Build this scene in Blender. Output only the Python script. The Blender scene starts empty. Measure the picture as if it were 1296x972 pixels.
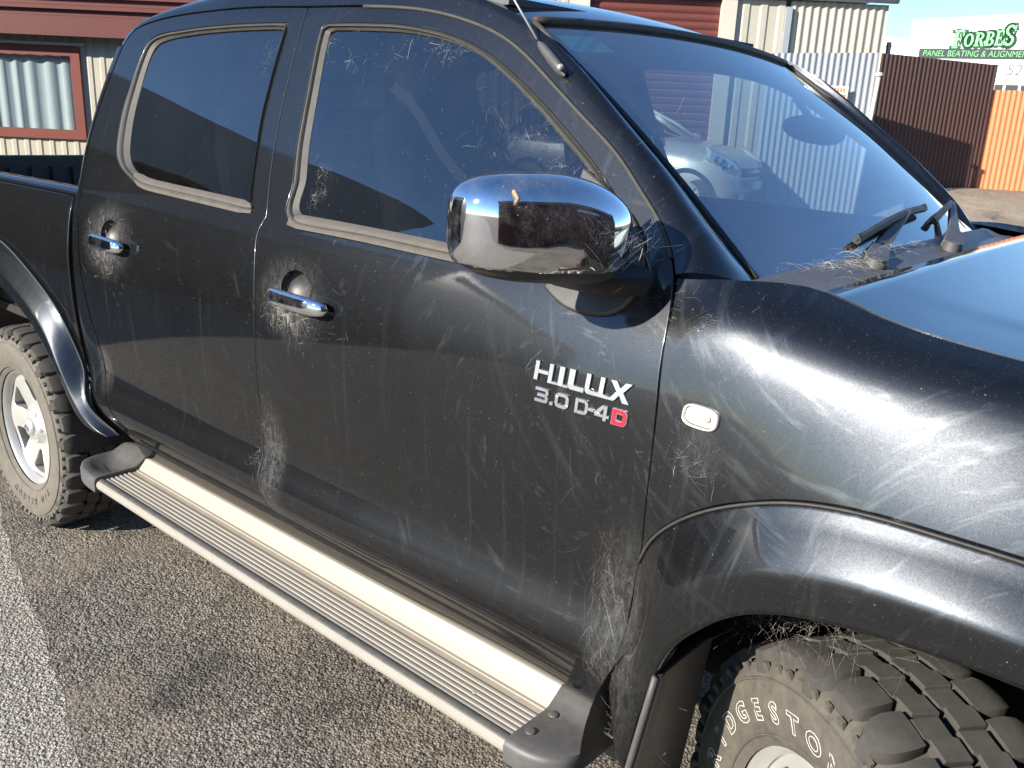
import bpy, bmesh, math, random
import numpy as np
from mathutils import Vector, Matrix
from mathutils.geometry import delaunay_2d_cdt
random.seed(7); rng = np.random.default_rng(7)
S = bpy.context.scene; COL = S.collection

# ---------------------------------------------------------------- camera, sky, sun, exposure
CAM = Vector((0.24610, -2.03742, 1.54470))
yaw, pitch, roll, FPX = 2.2756884, -0.29125455, 0.04519124, 1126.255
fwd = Vector((math.cos(pitch)*math.cos(yaw), math.cos(pitch)*math.sin(yaw), math.sin(pitch)))
rgt = fwd.cross(Vector((0, 0, 1))).normalized(); upv = rgt.cross(fwd)
r2 = math.cos(roll)*rgt + math.sin(roll)*upv; u2 = -math.sin(roll)*rgt + math.cos(roll)*upv
cd = bpy.data.cameras.new("camera"); camo = bpy.data.objects.new("camera", cd); COL.objects.link(camo)
camo.matrix_world = Matrix(((r2.x, u2.x, -fwd.x, CAM.x), (r2.y, u2.y, -fwd.y, CAM.y), (r2.z, u2.z, -fwd.z, CAM.z), (0, 0, 0, 1)))
cd.sensor_fit = 'HORIZONTAL'; cd.sensor_width = 36; cd.lens = FPX/1296*36
cd.clip_start = .05; cd.clip_end = 2000
S.camera = camo
SUN_AZ, SUN_EL = math.radians(105.0), math.radians(23.0)   # azimuth of the sun, from +x towards -y
sun_dir = Vector((math.cos(SUN_EL)*math.cos(SUN_AZ), -math.cos(SUN_EL)*math.sin(SUN_AZ), math.sin(SUN_EL)))
w = bpy.data.worlds.new("World"); S.world = w; w.use_nodes = True
wn = w.node_tree.nodes; wl = w.node_tree.links
sky = wn.new('ShaderNodeTexSky'); sky.sky_type = 'NISHITA'; sky.sun_disc = False
sky.sun_elevation = SUN_EL
sky.sun_rotation = math.atan2(sun_dir.x, sun_dir.y)
sky.air_density = 1.0; sky.dust_density = 0.0; sky.ozone_density = 6.0
wn['Background'].inputs['Strength'].default_value = .12
wl.new(sky.outputs[0], wn['Background'].inputs['Color'])
sl = bpy.data.lights.new("sun", 'SUN'); sl.energy = 4.6; sl.angle = math.radians(.53); sl.color = (1, .93, .82)
so = bpy.data.objects.new("sun", sl); COL.objects.link(so)
so.rotation_euler = (-sun_dir).to_track_quat('-Z', 'Y').to_euler(); so.location = sun_dir*30
S.view_settings.view_transform = 'Standard'; S.view_settings.look = 'None'
S.view_settings.gamma = 1; S.view_settings.exposure = 1.05
S.view_settings.use_curve_mapping = False

# ---------------------------------------------------------------- materials
class NT:
    """small helper round a material's node tree"""
    def __init__(s, name):
        s.m = bpy.data.materials.new(name); s.m.use_nodes = True
        s.t = s.m.node_tree; s.n = s.t.nodes; s.l = s.t.links
        s.b = s.n['Principled BSDF']; s.out = s.n['Material Output']
    def add(s, typ, **kw):
        n = s.n.new(typ)
        for k, v in kw.items():
            if k.startswith('i_'):
                key = k[2:]; key = int(key) if key.isdigit() else key.replace('_', ' ')
                s.set(n, key, v)
            else: setattr(n, k, v)
        return n
    def set(s, n, key, v):
        if isinstance(v, bpy.types.NodeSocket): s.l.new(v, n.inputs[key])
        else: n.inputs[key].default_value = v
    def P(s, **kw):
        for k, v in kw.items(): s.set(s.b, k.replace('_', ' '), v)
        return s
    def coord(s, kind='Object'): return s.add('ShaderNodeTexCoord').outputs[kind]
    def geo(s, what='Position'): return s.add('ShaderNodeNewGeometry').outputs[what]
    def noise(s, vec, scale, detail=3, rough=.55, out='Fac', dist=0):
        n = s.add('ShaderNodeTexNoise', i_Vector=vec, i_Scale=scale, i_Detail=detail, i_Roughness=rough, i_Distortion=dist)
        return n.outputs[0 if out == 'Fac' else 1]
    def mapr(s, v, a, b, c, d, smooth=False):
        n = s.add('ShaderNodeMapRange', i_Value=v); n.clamp = True
        if smooth: n.interpolation_type = 'SMOOTHSTEP'
        for i, q in zip((1, 2, 3, 4), (a, b, c, d)): s.set(n, i, q)
        return n.outputs[0]
    def math(s, op, a, b=0.0, c=0.0):
        n = s.add('ShaderNodeMath', operation=op); s.set(n, 0, a); s.set(n, 1, b)
        if op in ('MULTIPLY_ADD',): s.set(n, 2, c)
        return n.outputs[0]
    def vmath(s, op, a, b=None, out=0):
        n = s.add('ShaderNodeVectorMath', operation=op); s.set(n, 0, a)
        if b is not None: s.set(n, 3 if op == 'SCALE' else 1, b)
        return n.outputs[out]
    def mixc(s, f, a, b, mode='MIX'):
        n = s.add('ShaderNodeMix', data_type='RGBA', blend_type=mode)
        s.set(n, 0, f); s.set(n, 6, a); s.set(n, 7, b); return n.outputs[2]
    def bump(s, h, strength=.3, dist=.002):
        n = s.add('ShaderNodeBump', i_Height=h, i_Strength=strength, i_Distance=dist); return n.outputs[0]
    def sep(s, v):
        n = s.add('ShaderNodeSeparateXYZ', i_0=v); return n.outputs
    def comb(s, x, y, z):
        n = s.add('ShaderNodeCombineXYZ'); s.set(n, 0, x); s.set(n, 1, y); s.set(n, 2, z); return n.outputs[0]
def C4(r, g, b): return (r, g, b, 1)

def simple(name, col, rough=.6, metal=0., var=.12, scale=8, bump=0, bscale=60, bdist=.002, dust=0., spec=.5):
    t = NT(name); v = t.geo()
    n = t.noise(v, scale, 5)
    dark = [c*(1-var) for c in col]; lite = [min(1, c*(1+var)) for c in col]
    c = t.mixc(n, C4(*dark), C4(*lite))
    if dust:
        d = t.mapr(t.noise(v, 35, 6, .7), .35, .75, dust*.3, dust)
        c = t.mixc(d, c, C4(.34, .29, .22))
    t.P(Base_Color=c, Roughness=rough, Metallic=metal)
    t.b.inputs['Specular IOR Level'].default_value = spec
    if bump: t.P(Normal=t.bump(t.noise(v, bscale, 5, .6), bump, bdist))
    return t.m

def make_paint():
    """black metallic paint under clear coat, with road dust, dirt round the handles and shuts, and polishing swirls"""
    t = NT("black_metallic_paint"); p = t.geo(); n0 = t.geo('Normal')
    # swirl scratches: thin arcs about several buffing centres, laid out in polar coordinates
    arcs = None
    for (cx, cy, cz, ra, th, lo) in ((-.10, -.9, 1.42, 40, 2.2, .64), (-.62, -.9, .98, 48, 2.6, .68), (.22, -.9, .80, 55, 2.4, .66), (-1.25, -.9, 1.32, 34, 2.5, .70), (-2.05, -.9, .70, 40, 2.6, .72)):
        d = t.vmath('SUBTRACT', p, (cx, cy, cz)); dx, dy, dz = t.sep(d)
        r = t.math('SQRT', t.math('ADD', t.math('MULTIPLY', dx, dx), t.math('MULTIPLY', dz, dz)))
        a = t.math('ARCTAN2', dz, dx)
        nz = t.noise(t.comb(t.math('MULTIPLY', r, ra), t.math('MULTIPLY', a, th), cx*7), 1.0, 4, .62)
        near = t.mapr(r, .12, .95, 1, 0)
        m = t.math('MULTIPLY', t.mapr(nz, lo-.08, lo+.22, 0, 1), near)
        arcs = m if arcs is None else t.math('MAXIMUM', arcs, m)
    # fine hairline scratches tilt the coat a little, across the rubbing direction
    d = t.vmath('SUBTRACT', p, (-.05, -.9, 1.35)); rad = t.vmath('NORMALIZE', d)
    wn_ = t.add('ShaderNodeTexWhiteNoise', noise_dimensions='1D')
    rr = t.math('FLOOR', t.math('MULTIPLY', t.vmath('LENGTH', d, out=1), 2600.0)); t.set(wn_, 'W', rr)
    k = t.math('MULTIPLY', t.math('POWER', t.math('ABSOLUTE', t.math('SUBTRACT', wn_.outputs[0], .5)), 3.0), .05)
    coatn = t.vmath('NORMALIZE', t.vmath('ADD', n0, t.vmath('SCALE', rad, k)))
    # dust
    x, y, z = t.sep(p)
    blotch = t.noise(p, 5, 6, .65); fine = t.noise(p, 190, 4, .7)
    dust = t.math('MULTIPLY', t.mapr(blotch, .3, .72, .35, 1), t.mapr(fine, .35, .7, .5, 1.1))
    streak = t.noise(t.comb(t.math('MULTIPLY', x, 42), 0.0, t.math('MULTIPLY', z, 1.6)), 1.0, 3, .6)
    stm = t.mapr(streak, .60, .75, 0, .032)
    zone = t.mapr(z, .55, 1.3, 1.0, .45)
    amt = t.math('MULTIPLY_ADD', dust, .012, .002)
    amt = t.math('ADD', amt, t.math('MULTIPLY', stm, zone))
    # dirt gathered round handles and shut lines, a real stain with a shape of its own
    for (cx, cy, cz, sx, sz, s_) in ((-1.40, -.87, 1.13, .16, .12, .26), (-2.28, -.87, 1.16, .17, .13, .34), (-1.50, -.87, .72, .07, .20, .20), (-.47, -.87, .70, .10, .28, .16), (-2.37, -.87, .76, .06, .10, .22), (-.36, -.9, 1.07, .05, .06, .10)):
        e = t.vmath('MULTIPLY', t.vmath('SUBTRACT', p, (cx, cy, cz)), (1/sx, 0, 1/sz))
        m = t.mapr(t.vmath('LENGTH', e, out=1), .15, 1.0, 1, 0, True)
        fib = t.mapr(t.noise(t.comb(t.math('MULTIPLY', x, 90), 0.0, t.math('MULTIPLY', z, 34)), 1., 5, .75, dist=1.5), .42, .72, .1, 1)
        amt = t.math('ADD', amt, t.math('MULTIPLY', t.math('MULTIPLY', m, fib), s_))
    # specks of dirt
    vor = t.add('ShaderNodeTexVoronoi', feature='DISTANCE_TO_EDGE'); vor2 = t.add('ShaderNodeTexVoronoi', i_Vector=p, i_Scale=95.)
    sp = t.mapr(vor2.outputs['Distance'], .06, .14, 1, 0)
    sel = t.mapr(t.sep(vor2.outputs['Color'])[0], .90, .93, 0, 1)
    vor3 = t.add('ShaderNodeTexVoronoi', i_Vector=p, i_Scale=420.)
    sp3 = t.math('MULTIPLY', t.mapr(vor3.outputs['Distance'], .10, .30, 1, 0), t.mapr(t.sep(vor3.outputs['Color'])[0], .90, .92, 0, .22))
    amt = t.math('ADD', amt, t.math('MULTIPLY', t.math('MULTIPLY', sp, sel), .30)); amt = t.math('ADD', amt, sp3)
    flake = t.add('ShaderNodeTexVoronoi', i_Vector=p, i_Scale=900.)
    fn = t.vmath('NORMALIZE', t.vmath('ADD', n0, t.vmath('SCALE', t.vmath('SUBTRACT', flake.outputs['Color'], (.5, .5, .5)), .035)))
    t.P(Base_Color=C4(.025, .027, .030), Metallic=.95, Roughness=.335, Normal=fn)
    t.P(Coat_Weight=1.0, Coat_IOR=1.48, Coat_Normal=coatn, Specular_Tint=C4(.10, .10, .10))   # flakes under lacquer do not brighten at grazing view
    t.P(Coat_Roughness=t.math('MULTIPLY_ADD', arcs, .26, .045))
    df = t.add('ShaderNodeBsdfDiffuse', i_Color=C4(.40, .392, .38))
    df2 = t.add('ShaderNodeBsdfGlossy', i_Color=C4(.50, .55, .60), i_Roughness=.50)
    mx0 = t.add('ShaderNodeMixShader', i_0=t.math('MULTIPLY', arcs, .15)); t.l.new(t.b.outputs[0], mx0.inputs[1]); t.l.new(df2.outputs[0], mx0.inputs[2])
    mx = t.add('ShaderNodeMixShader', i_0=t.math('MINIMUM', amt, .85)); t.l.new(mx0.outputs[0], mx.inputs[1]); t.l.new(df.outputs[0], mx.inputs[2])
    t.l.new(mx.outputs[0], t.out.inputs[0])
    return t.m

def make_glass(name, tint, ior=1.7, dust=.03, specks=True, rough=0.0):
    t = NT(name); p = t.geo()
    tr = t.add('ShaderNodeBsdfTransparent', i_Color=C4(*tint))
    gl = t.add('ShaderNodeBsdfGlossy', i_Color=C4(1, 1, 1), i_Roughness=rough)
    bf = t.geo('Backfacing'); fr = t.add('ShaderNodeFresnel', i_IOR=t.math('ADD', ior, t.math('MULTIPLY', bf, 1/ior-ior)))   # the same from both sides of the sheet
    m1 = t.add('ShaderNodeMixShader', i_0=fr.outputs[0]); t.l.new(tr.outputs[0], m1.inputs[1]); t.l.new(gl.outputs[0], m1.inputs[2])
    a = t.mapr(t.noise(p, 6, 6, .7), .3, .8, dust*.2, dust)
    a = t.math('MULTIPLY', a, t.mapr(t.noise(p, 260, 3, .7), .35, .7, .3, 1.4))
    if specks:
        v = t.add('ShaderNodeTexVoronoi', i_Vector=p, i_Scale=130.)
        a = t.math('ADD', a, t.math('MULTIPLY', t.mapr(v.outputs['Distance'], .07, .16, 1, 0), t.mapr(t.sep(v.outputs['Color'])[0], .93, .95, 0, .3)))
    df = t.add('ShaderNodeBsdfDiffuse', i_Color=C4(.42, .39, .35))
    m2 = t.add('ShaderNodeMixShader', i_0=a); t.l.new(m1.outputs[0], m2.inputs[1]); t.l.new(df.outputs[0], m2.inputs[2])
    t.l.new(m2.outputs[0], t.out.inputs[0])
    return t.m

def make_chrome(name, dust=.05, rough=.04, col=(.78, .79, .80)):
    t = NT(name); p = t.geo()
    t.P(Base_Color=C4(*col), Metallic=1.0, Roughness=rough)
    a = t.math('MULTIPLY', t.mapr(t.noise(p, 22, 6, .7), .42, .75, 0, dust*2.2), t.mapr(t.noise(p, 300, 3, .7), .4, .7, .3, 1.3))
    v = t.add('ShaderNodeTexVoronoi', i_Vector=p, i_Scale=150.)
    a = t.math('ADD', a, t.math('MULTIPLY', t.mapr(v.outputs['Distance'], .10, .22, 1, 0), t.mapr(t.sep(v.outputs['Color'])[0], .90, .93, 0, .35)))
    df = t.add('ShaderNodeBsdfDiffuse', i_Color=C4(.42, .38, .33))
    m = t.add('ShaderNodeMixShader', i_0=a); t.l.new(t.b.outputs[0], m.inputs[1]); t.l.new(df.outputs[0], m.inputs[2])
    t.l.new(m.outputs[0], t.out.inputs[0]); return t.m

def make_asphalt(name, c1, c2, c3, patch=True):
    t = NT(name); p = t.geo()
    v = t.add('ShaderNodeTexVoronoi', i_Vector=p, i_Scale=140.); v2 = t.add('ShaderNodeTexVoronoi', i_Vector=p, i_Scale=75.)
    stone = t.sep(v.outputs['Color'])[0]; stone2 = t.sep(v2.outputs['Color'])[1]
    c = t.mixc(t.mapr(stone, .1, .95, 0, 1), C4(*c1), C4(*c2))
    c = t.mixc(t.mapr(stone2, .55, .95, 0, .7), c, C4(*c3))
    gapm = t.mapr(v.outputs['Distance'], .35, .7, 0, 1)
    c = t.mixc(t.math('MULTIPLY', gapm, .6), c, C4(c1[0]*.35, c1[1]*.35, c1[2]*.35))
    if patch:
        big = t.mapr(t.noise(p, 1.7, 5, .6), .35, .7, .72, 1.2)
        c = t.mixc(1.0, c, t.comb(big, big, big), 'MULTIPLY')
        tan = t.mapr(t.noise(t.vmath('ADD', p, (5.6, 3.2, 0)), 1.6, 6, .62), .46, .60, 0, .72)
        stain = t.mapr(t.noise(t.vmath('ADD', p, (1.3, 8.1, 0)), 2.6, 5, .65), .56, .66, 0, .5)
        c = t.mixc(stain, c, C4(.045, .042, .038))
        c = t.mixc(tan, c, t.mixc(stone, C4(.14, .115, .085), C4(.36, .30, .22)))
    h = t.math('ADD', t.math('MULTIPLY', v.outputs['Distance'], -1.0), t.math('MULTIPLY', v2.outputs['Distance'], -.8))
    h = t.math('ADD', h, t.math('MULTIPLY', t.noise(p, 320, 3), .5))
    if patch: h = t.math('MULTIPLY', h, t.math('MULTIPLY_ADD', tan, -.85, 1.0))      # dust fills the pits
    t.P(Base_Color=c, Roughness=.9, Normal=t.bump(h, .9, .006)); t.b.inputs['Specular IOR Level'].default_value = .25
    return t.m

M = {}
M['paint'] = make_paint()
M['tint_glass'] = make_glass("tinted_side_glass", (.15, .16, .17), 2.05, .022)
M['clear_glass'] = make_glass("windscreen_glass", (.38, .47, .48), 4.3, .08)
M['far_glass'] = make_glass("far_side_glass", (.80, .84, .82), 1.45, .02, False)
M['chrome'] = make_chrome("dusty_chrome", .09, .05, (.70, .71, .72))
M['badge_chrome'] = make_chrome("badge_chrome", .14, .30, (.72, .74, .76))
M['black_plastic'] = simple("black_plastic", (.022, .022, .024), .45, dust=.12, bump=.25, bscale=400, bdist=.0006)
M['grey_plastic'] = simple("weathered_grey_plastic", (.060, .062, .066), .5, dust=.18, bump=.3, bscale=350, bdist=.0008)
M['dark'] = simple("dark_void", (.008, .008, .009), .9)
M['rubber_seal'] = simple("dusty_window_rubber", (.034, .035, .030), .7, var=.35, scale=30, dust=.09, bump=.4, bscale=150, bdist=.001)
M['belt_trim'] = simple("dusty_belt_trim", (.070, .060, .051), .7, var=.35, scale=25, dust=.14, bump=.4, bscale=220, bdist=.001)
M['black_rubber'] = simple("black_rubber", (.018, .018, .018), .6, dust=.12)
M['tyre'] = simple("dusty_tyre_rubber", (.050, .048, .043), .85, var=.3, scale=20, dust=.32, bump=.35, bscale=300, bdist=.0012, spec=.25)
M['tread'] = simple("tread_rubber", (.048, .047, .045), .85, var=.25, scale=60, dust=.12, bump=.5, bscale=420, bdist=.0012, spec=.25)
M['muddy_tyre'] = simple("mud_grey_tyre_rubber", (.11, .104, .092), .9, var=.25, scale=14, dust=.32, bump=.35, bscale=250, bdist=.0012, spec=.2)
M['alloy'] = simple("silver_alloy", (.60, .59, .56), .38, .55, var=.06, scale=20, dust=.12)
M['white_print'] = simple("white_letter_rubber", (.72, .66, .60), .7, var=.15, scale=120)
M['aluminium'] = simple("dull_aluminium", (.38, .355, .31), .45, .15, var=.10, scale=12, dust=.30)
M['step_alu'] = simple("dusty_step_aluminium", (.44, .38, .295), .6, .1, var=.25, scale=18, dust=.6)
M['step_inner'] = simple("cream_anodised_step", (.43, .385, .305), .55, .05, var=.06, scale=9, dust=.15)
M['step_black'] = simple("scuffed_black_strip", (.05, .055, .055), .55, var=.5, scale=40, dust=.3)
M['red_enamel'] = simple("red_enamel", (.55, .02, .05), .3)
M['lens'] = simple("clear_indicator_lens", (.78, .74, .68), .15, var=.05)
M['lens_in'] = simple("amber_bulb_lens", (.75, .55, .38), .25, var=.1)
M['seat'] = simple("grey_seat_cloth", (.13, .13, .13), .9, var=.2, scale=60)
M['seat_light'] = simple("pale_belt_and_lit_edge", (.42, .42, .42), .8)
M['dash'] = simple("grey_dashboard", (.10, .105, .11), .75, bump=.2, bscale=500, bdist=.0005)
M['web'] = simple("cobweb_silk", (.78, .74, .66), .8, var=.15, scale=50)
M['leaf_bit'] = simple("dry_plant_bit", (.35, .25, .15), .9)

# ---------------------------------------------------------------- body side surface: half width W(x, z)
def nspline(xs,ys):
    xs=np.array(xs,float);ys=np.array(ys,float);n=len(xs);h=np.diff(xs)
    A=np.zeros((n,n));b=np.zeros(n);A[0,0]=A[-1,-1]=1
    for i in range(1,n-1):
        A[i,i-1]=h[i-1];A[i,i]=2*(h[i-1]+h[i]);A[i,i+1]=h[i]
        b[i]=3*((ys[i+1]-ys[i])/h[i]-(ys[i]-ys[i-1])/h[i-1])
    c=np.linalg.solve(A,b)
    def f(x):
        x=np.clip(np.asarray(x,float),xs[0],xs[-1]);i=np.clip(np.searchsorted(xs,x)-1,0,n-2)
        d=x-xs[i];a=ys[i];bb=(ys[i+1]-ys[i])/h[i]-h[i]*(2*c[i]+c[i+1])/3
        return a+bb*d+c[i]*d*d+(c[i+1]-c[i])/(3*h[i])*d**3
    return f
ST={}
# door section: (z,w)
ST['door']=nspline([0.460,0.542,0.590,0.625,0.655,0.690,0.725,0.760,0.800,0.850,0.912,1.015,1.097,1.169,1.220,1.256,1.292,1.342,1.442,1.572,1.682,1.752,1.792,1.822,1.842],
 [.815,.845,.872,.8885,.889,.8775,.866,.8645,.8685,.8745,.880,.884,.881,.872,.861,.849,.832,.813,.775,.724,.681,.651,.628,.59,.54])
ST['cowl']=nspline([0.460,0.542,0.590,0.625,0.655,0.690,0.725,0.760,0.800,0.850,0.912,1.015,1.097,1.169,1.220,1.272,1.312,1.342,1.362,1.442,1.572,1.682,1.752,1.792,1.822,1.842],
 [.82,.85,.870,.884,.886,.880,.8725,.870,.872,.876,.881,.883,.878,.867,.852,.832,.813,.798,.789,.754,.70,.655,.625,.602,.565,.52])
ST['wheel']=nspline([.46,.60,.80,.95,1.02,1.07,1.12,1.17,1.21,1.24,1.265,1.28,1.30],
 [.86,.87,.885,.895,.895,.884,.868,.850,.832,.808,.772,.738,.67])
ST['front']=nspline([.46,.60,.80,.95,1.02,1.07,1.11,1.15,1.18,1.21,1.235,1.25,1.27],
 [.80,.81,.84,.855,.855,.848,.835,.815,.793,.763,.72,.685,.62])
XS=[(-5,'door'),(-1.35,'door'),(-.43,'cowl'),(.02,'wheel'),(.62,'front')]
def W(x,z):
    x=np.asarray(x,float);z=np.asarray(z,float)
    # smooth monotone blending between stations with cubic hermite on weights (catmull)
    xs=[s[0] for s in XS]
    vals=[ST[s[1]](z) for s in XS]
    i=np.clip(np.searchsorted(xs,x)-1,0,len(xs)-2)
    g=np.clip((z-1.29)/.06,0,1);g=g*g*(3-2*g)
    vals[3]=vals[3]*(1-g)+vals[2]*g;vals[4]=vals[4]*(1-g)+vals[2]*g
    V=np.stack([np.broadcast_to(v,np.broadcast(x,z).shape) for v in vals],0)
    xs=np.array(xs)
    def m(k):
        kk=np.clip(k,1,len(xs)-2)
        d1=(np.take_along_axis(V,(kk)[None],0)[0]-np.take_along_axis(V,(kk-1)[None],0)[0])/(xs[kk]-xs[kk-1])
        d2=(np.take_along_axis(V,(kk+1)[None],0)[0]-np.take_along_axis(V,(kk)[None],0)[0])/(xs[kk+1]-xs[kk])
        w1=(xs[kk+1]-xs[kk]);w2=(xs[kk]-xs[kk-1])
        r=(d1*w1+d2*w2)/(w1+w2)
        r=np.where(kk==1,0*r,r)
        fade=np.clip((z-1.08)/.12,0,1);fade=fade*fade*(3-2*fade)
        r=np.where(kk==2,r*(1-fade),r)
        return np.where((k<1),0*r,r)
    i=np.broadcast_to(i,V.shape[1:])
    h=xs[i+1]-xs[i];t=(x-xs[i])/h;t=np.clip(t,0,1.3)
    a=np.take_along_axis(V,i[None],0)[0];b=np.take_along_axis(V,(i+1)[None],0)[0]
    w=(2*t**3-3*t**2+1)*a+(t**3-2*t**2+t)*h*m(i)+(-2*t**3+3*t**2)*b+(t**3-t**2)*h*m(i+1)
    # cab rear rounding
    return w

# ---------------------------------------------------------------- mesh helpers
def link(o, parent=None):
    COL.objects.link(o)
    if parent is not None: o.parent = parent
    return o
def mesh(name, V, F, mat, parent=None, smooth=True, normals=None, sharp=None, mats=None, midx=None):
    me = bpy.data.meshes.new(name)
    me.from_pydata([tuple(map(float, v)) for v in V], [], [tuple(f) for f in F])
    for mm in ([mat] if mats is None else mats): me.materials.append(mm)
    if midx is not None: me.polygons.foreach_set('material_index', midx)
    if smooth: me.polygons.foreach_set('use_smooth', [True]*len(me.polygons))
    me.update()
    if sharp is not None: me.set_sharp_from_angle(angle=math.radians(sharp))
    if normals is not None: me.normals_split_custom_set_from_vertices([tuple(map(float, n)) for n in normals])
    return link(bpy.data.objects.new(name, me), parent)
def empty(name, parent=None, loc=(0, 0, 0), rot=(0, 0, 0)):
    o = bpy.data.objects.new(name, None); o.location = loc; o.rotation_euler = rot; o.empty_display_size = .1
    return link(o, parent)
def tag(o, label=None, category=None, group=None, kind=None):
    if label: o['label'] = label
    if category: o['category'] = category
    if group: o['group'] = group
    if kind: o['kind'] = kind
    return o
def copy_tree(o, parent=None, **kw):
    c = o.copy(); COL.objects.link(c)
    if parent is not None: c.parent = parent
    for ch in list(o.children): copy_tree(ch, c)
    return c
class Geo:
    def __init__(s): s.V = []; s.F = []; s.I = []; s.mi = 0
    def add(s, V, F):
        b = len(s.V); s.V += [tuple(v) for v in V]; s.F += [tuple(i+b for i in f) for f in F]; s.I += [s.mi]*len(F)
    def box(s, c, d, R=None, taper=1.0):
        cx, cy, cz = c; dx, dy, dz = d[0]/2, d[1]/2, d[2]/2
        V = [Vector((sx*dx*(taper if sz > 0 else 1), sy*dy*(taper if sz > 0 else 1), sz*dz)) for sz in (-1, 1) for sy in (-1, 1) for sx in (-1, 1)]
        if R is not None: V = [R @ v for v in V]
        V = [v+Vector(c) for v in V]
        s.add(V, [(0, 2, 3, 1), (4, 5, 7, 6), (0, 1, 5, 4), (2, 6, 7, 3), (0, 4, 6, 2), (1, 3, 7, 5)])
    def grid(s, P, cu=False, cv=False, flip=False):
        n, m = len(P), len(P[0]); V = [p for r in P for p in r]; F = []
        for i in range(n if cu else n-1):
            for j in range(m if cv else m-1):
                a, b, c, d = i*m+j, i*m+(j+1) % m, ((i+1) % n)*m+(j+1) % m, ((i+1) % n)*m+j
                F.append((a, d, c, b) if flip else (a, b, c, d))
        s.add(V, F)
    def tube(s, pts, r, k=6, cap=True):
        pts = [Vector(p) for p in pts]; n = len(pts)
        rs = r if hasattr(r, '__len__') else [r]*n
        T = [(pts[min(i+1, n-1)]-pts[max(i-1, 0)]).normalized() for i in range(n)]
        u = T[0].orthogonal().normalized(); P = []
        for i in range(n):
            u = (u-T[i]*u.dot(T[i])); u = u.normalized() if u.length > 1e-6 else T[i].orthogonal().normalized()
            v = T[i].cross(u)
            P.append([pts[i]+rs[i]*(math.cos(2*math.pi*j/k)*u+math.sin(2*math.pi*j/k)*v) for j in range(k)])
        b = len(s.V); s.grid(P, cv=True)
        if cap:
            s.F += [tuple(b+j for j in range(k))[::-1], tuple(b+(n-1)*k+j for j in range(k))]; s.I += [s.mi]*2
    def lathe(s, prof, k=48, axis='y', c=(0, 0, 0), flip=False, a0=0, a1=2*math.pi):
        full = abs(a1-a0-2*math.pi) < 1e-6; P = []
        for i in range(k if full else k+1):
            a = a0+(a1-a0)*i/k; row = []
            for r, h in prof:
                row.append((c[0]+r*math.cos(a), c[1]+h, c[2]+r*math.sin(a)))
            P.append(row)
        s.grid(P, cu=full, flip=flip)
    def prism(s, poly, a, b):      # poly of 3D points, extruded by vector a..b
        n = len(poly); V = [Vector(p)+Vector(a) for p in poly]+[Vector(p)+Vector(b) for p in poly]
        s.add(V, [tuple(range(n))[::-1], tuple(range(n, 2*n))]+[(i, (i+1) % n, n+(i+1) % n, n+i) for i in range(n)])
    def build(s, name, mat, parent=None, smooth=False, sharp=None, mats=None):
        return mesh(name, s.V, s.F, mat, parent, smooth or sharp is not None, None, sharp, mats, s.I if mats else None)
def bevel_obj(o, w, seg=2, ang=35):
    m = o.modifiers.new('bevel', 'BEVEL'); m.width = w; m.segments = seg; m.limit_method = 'ANGLE'; m.angle_limit = math.radians(ang)
    return o
def spl(pts, step=.02, n=None):
    """smooth curve through points (2D or 3D), resampled evenly"""
    p = np.array(pts, float)
    d = np.r_[0, np.cumsum(np.linalg.norm(np.diff(p, axis=0), axis=1))]
    if n is None: n = max(2, int(round(d[-1]/step))+1)
    if len(p) == 2: return [tuple(p[0]+(p[1]-p[0])*t) for t in np.linspace(0, 1, n)]
    fs = [nspline(d, p[:, i]) for i in range(p.shape[1])]
    u = np.linspace(0, d[-1], n)
    return list(zip(*[f(u) for f in fs]))
def lin(pts, step=.02):
    out = []
    for a, b in zip(pts[:-1], pts[1:]):
        a = np.array(a, float); b = np.array(b, float); n = max(1, int(round(np.linalg.norm(b-a)/step)))
        out += [tuple(a+(b-a)*i/n) for i in range(n)]
    return out+[tuple(pts[-1])]
def loop(*segs):
    out = []
    for sgm in segs:
        for q in sgm:
            if not out or math.dist(out[-1], q) > 1e-4: out.append(tuple(q))
    if math.dist(out[0], out[-1]) < 1e-4: out.pop()
    return out
def area(poly): return sum(poly[i-1][0]*poly[i][1]-poly[i][0]*poly[i-1][1] for i in range(len(poly)))/2
def ccw(poly): return poly if area(poly) > 0 else poly[::-1]
def onorm(poly):     # outward 2D normals of a ccw polygon
    n = len(poly); out = []
    for i in range(n):
        a, b, c = poly[i-1], poly[i], poly[(i+1) % n]
        t1 = Vector((b[0]-a[0], b[1]-a[1])).normalized(); t2 = Vector((c[0]-b[0], c[1]-b[1])).normalized()
        t = t1+t2; t = t.normalized() if t.length > 1e-6 else t1
        k = 1/max(.5, math.sqrt(max(.05, (1+t1.dot(t2))/2)))
        out.append((t.y*k, -t.x*k))
    return out
def inset(poly, g):
    poly = ccw(poly); o = onorm(poly)
    return [(p[0]-g*q[0], p[1]-g*q[1]) for p, q in zip(poly, o)]
def inpoly(P, poly):
    x, y = P[:, 0], P[:, 1]; c = np.zeros(len(P), bool); poly = np.array(poly); j = len(poly)-1
    for i in range(len(poly)):
        xi, yi = poly[i]; xj, yj = poly[j]
        if yi != yj:
            c ^= ((yi > y) != (yj > y)) & (x < (xj-xi)*(y-yi)/(yj-yi)+xi)
        j = i
    return c
def edge_dist(P, poly):
    poly = np.array(poly); d = np.full(len(P), 1e9)
    A = poly; B = np.roll(poly, -1, 0)
    for a, b in zip(A, B):
        ab = b-a; t = np.clip(((P-a)@ab)/max(1e-12, ab@ab), 0, 1)
        d = np.minimum(d, np.linalg.norm(P-(a+t[:, None]*ab), axis=1))
    return d
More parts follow.
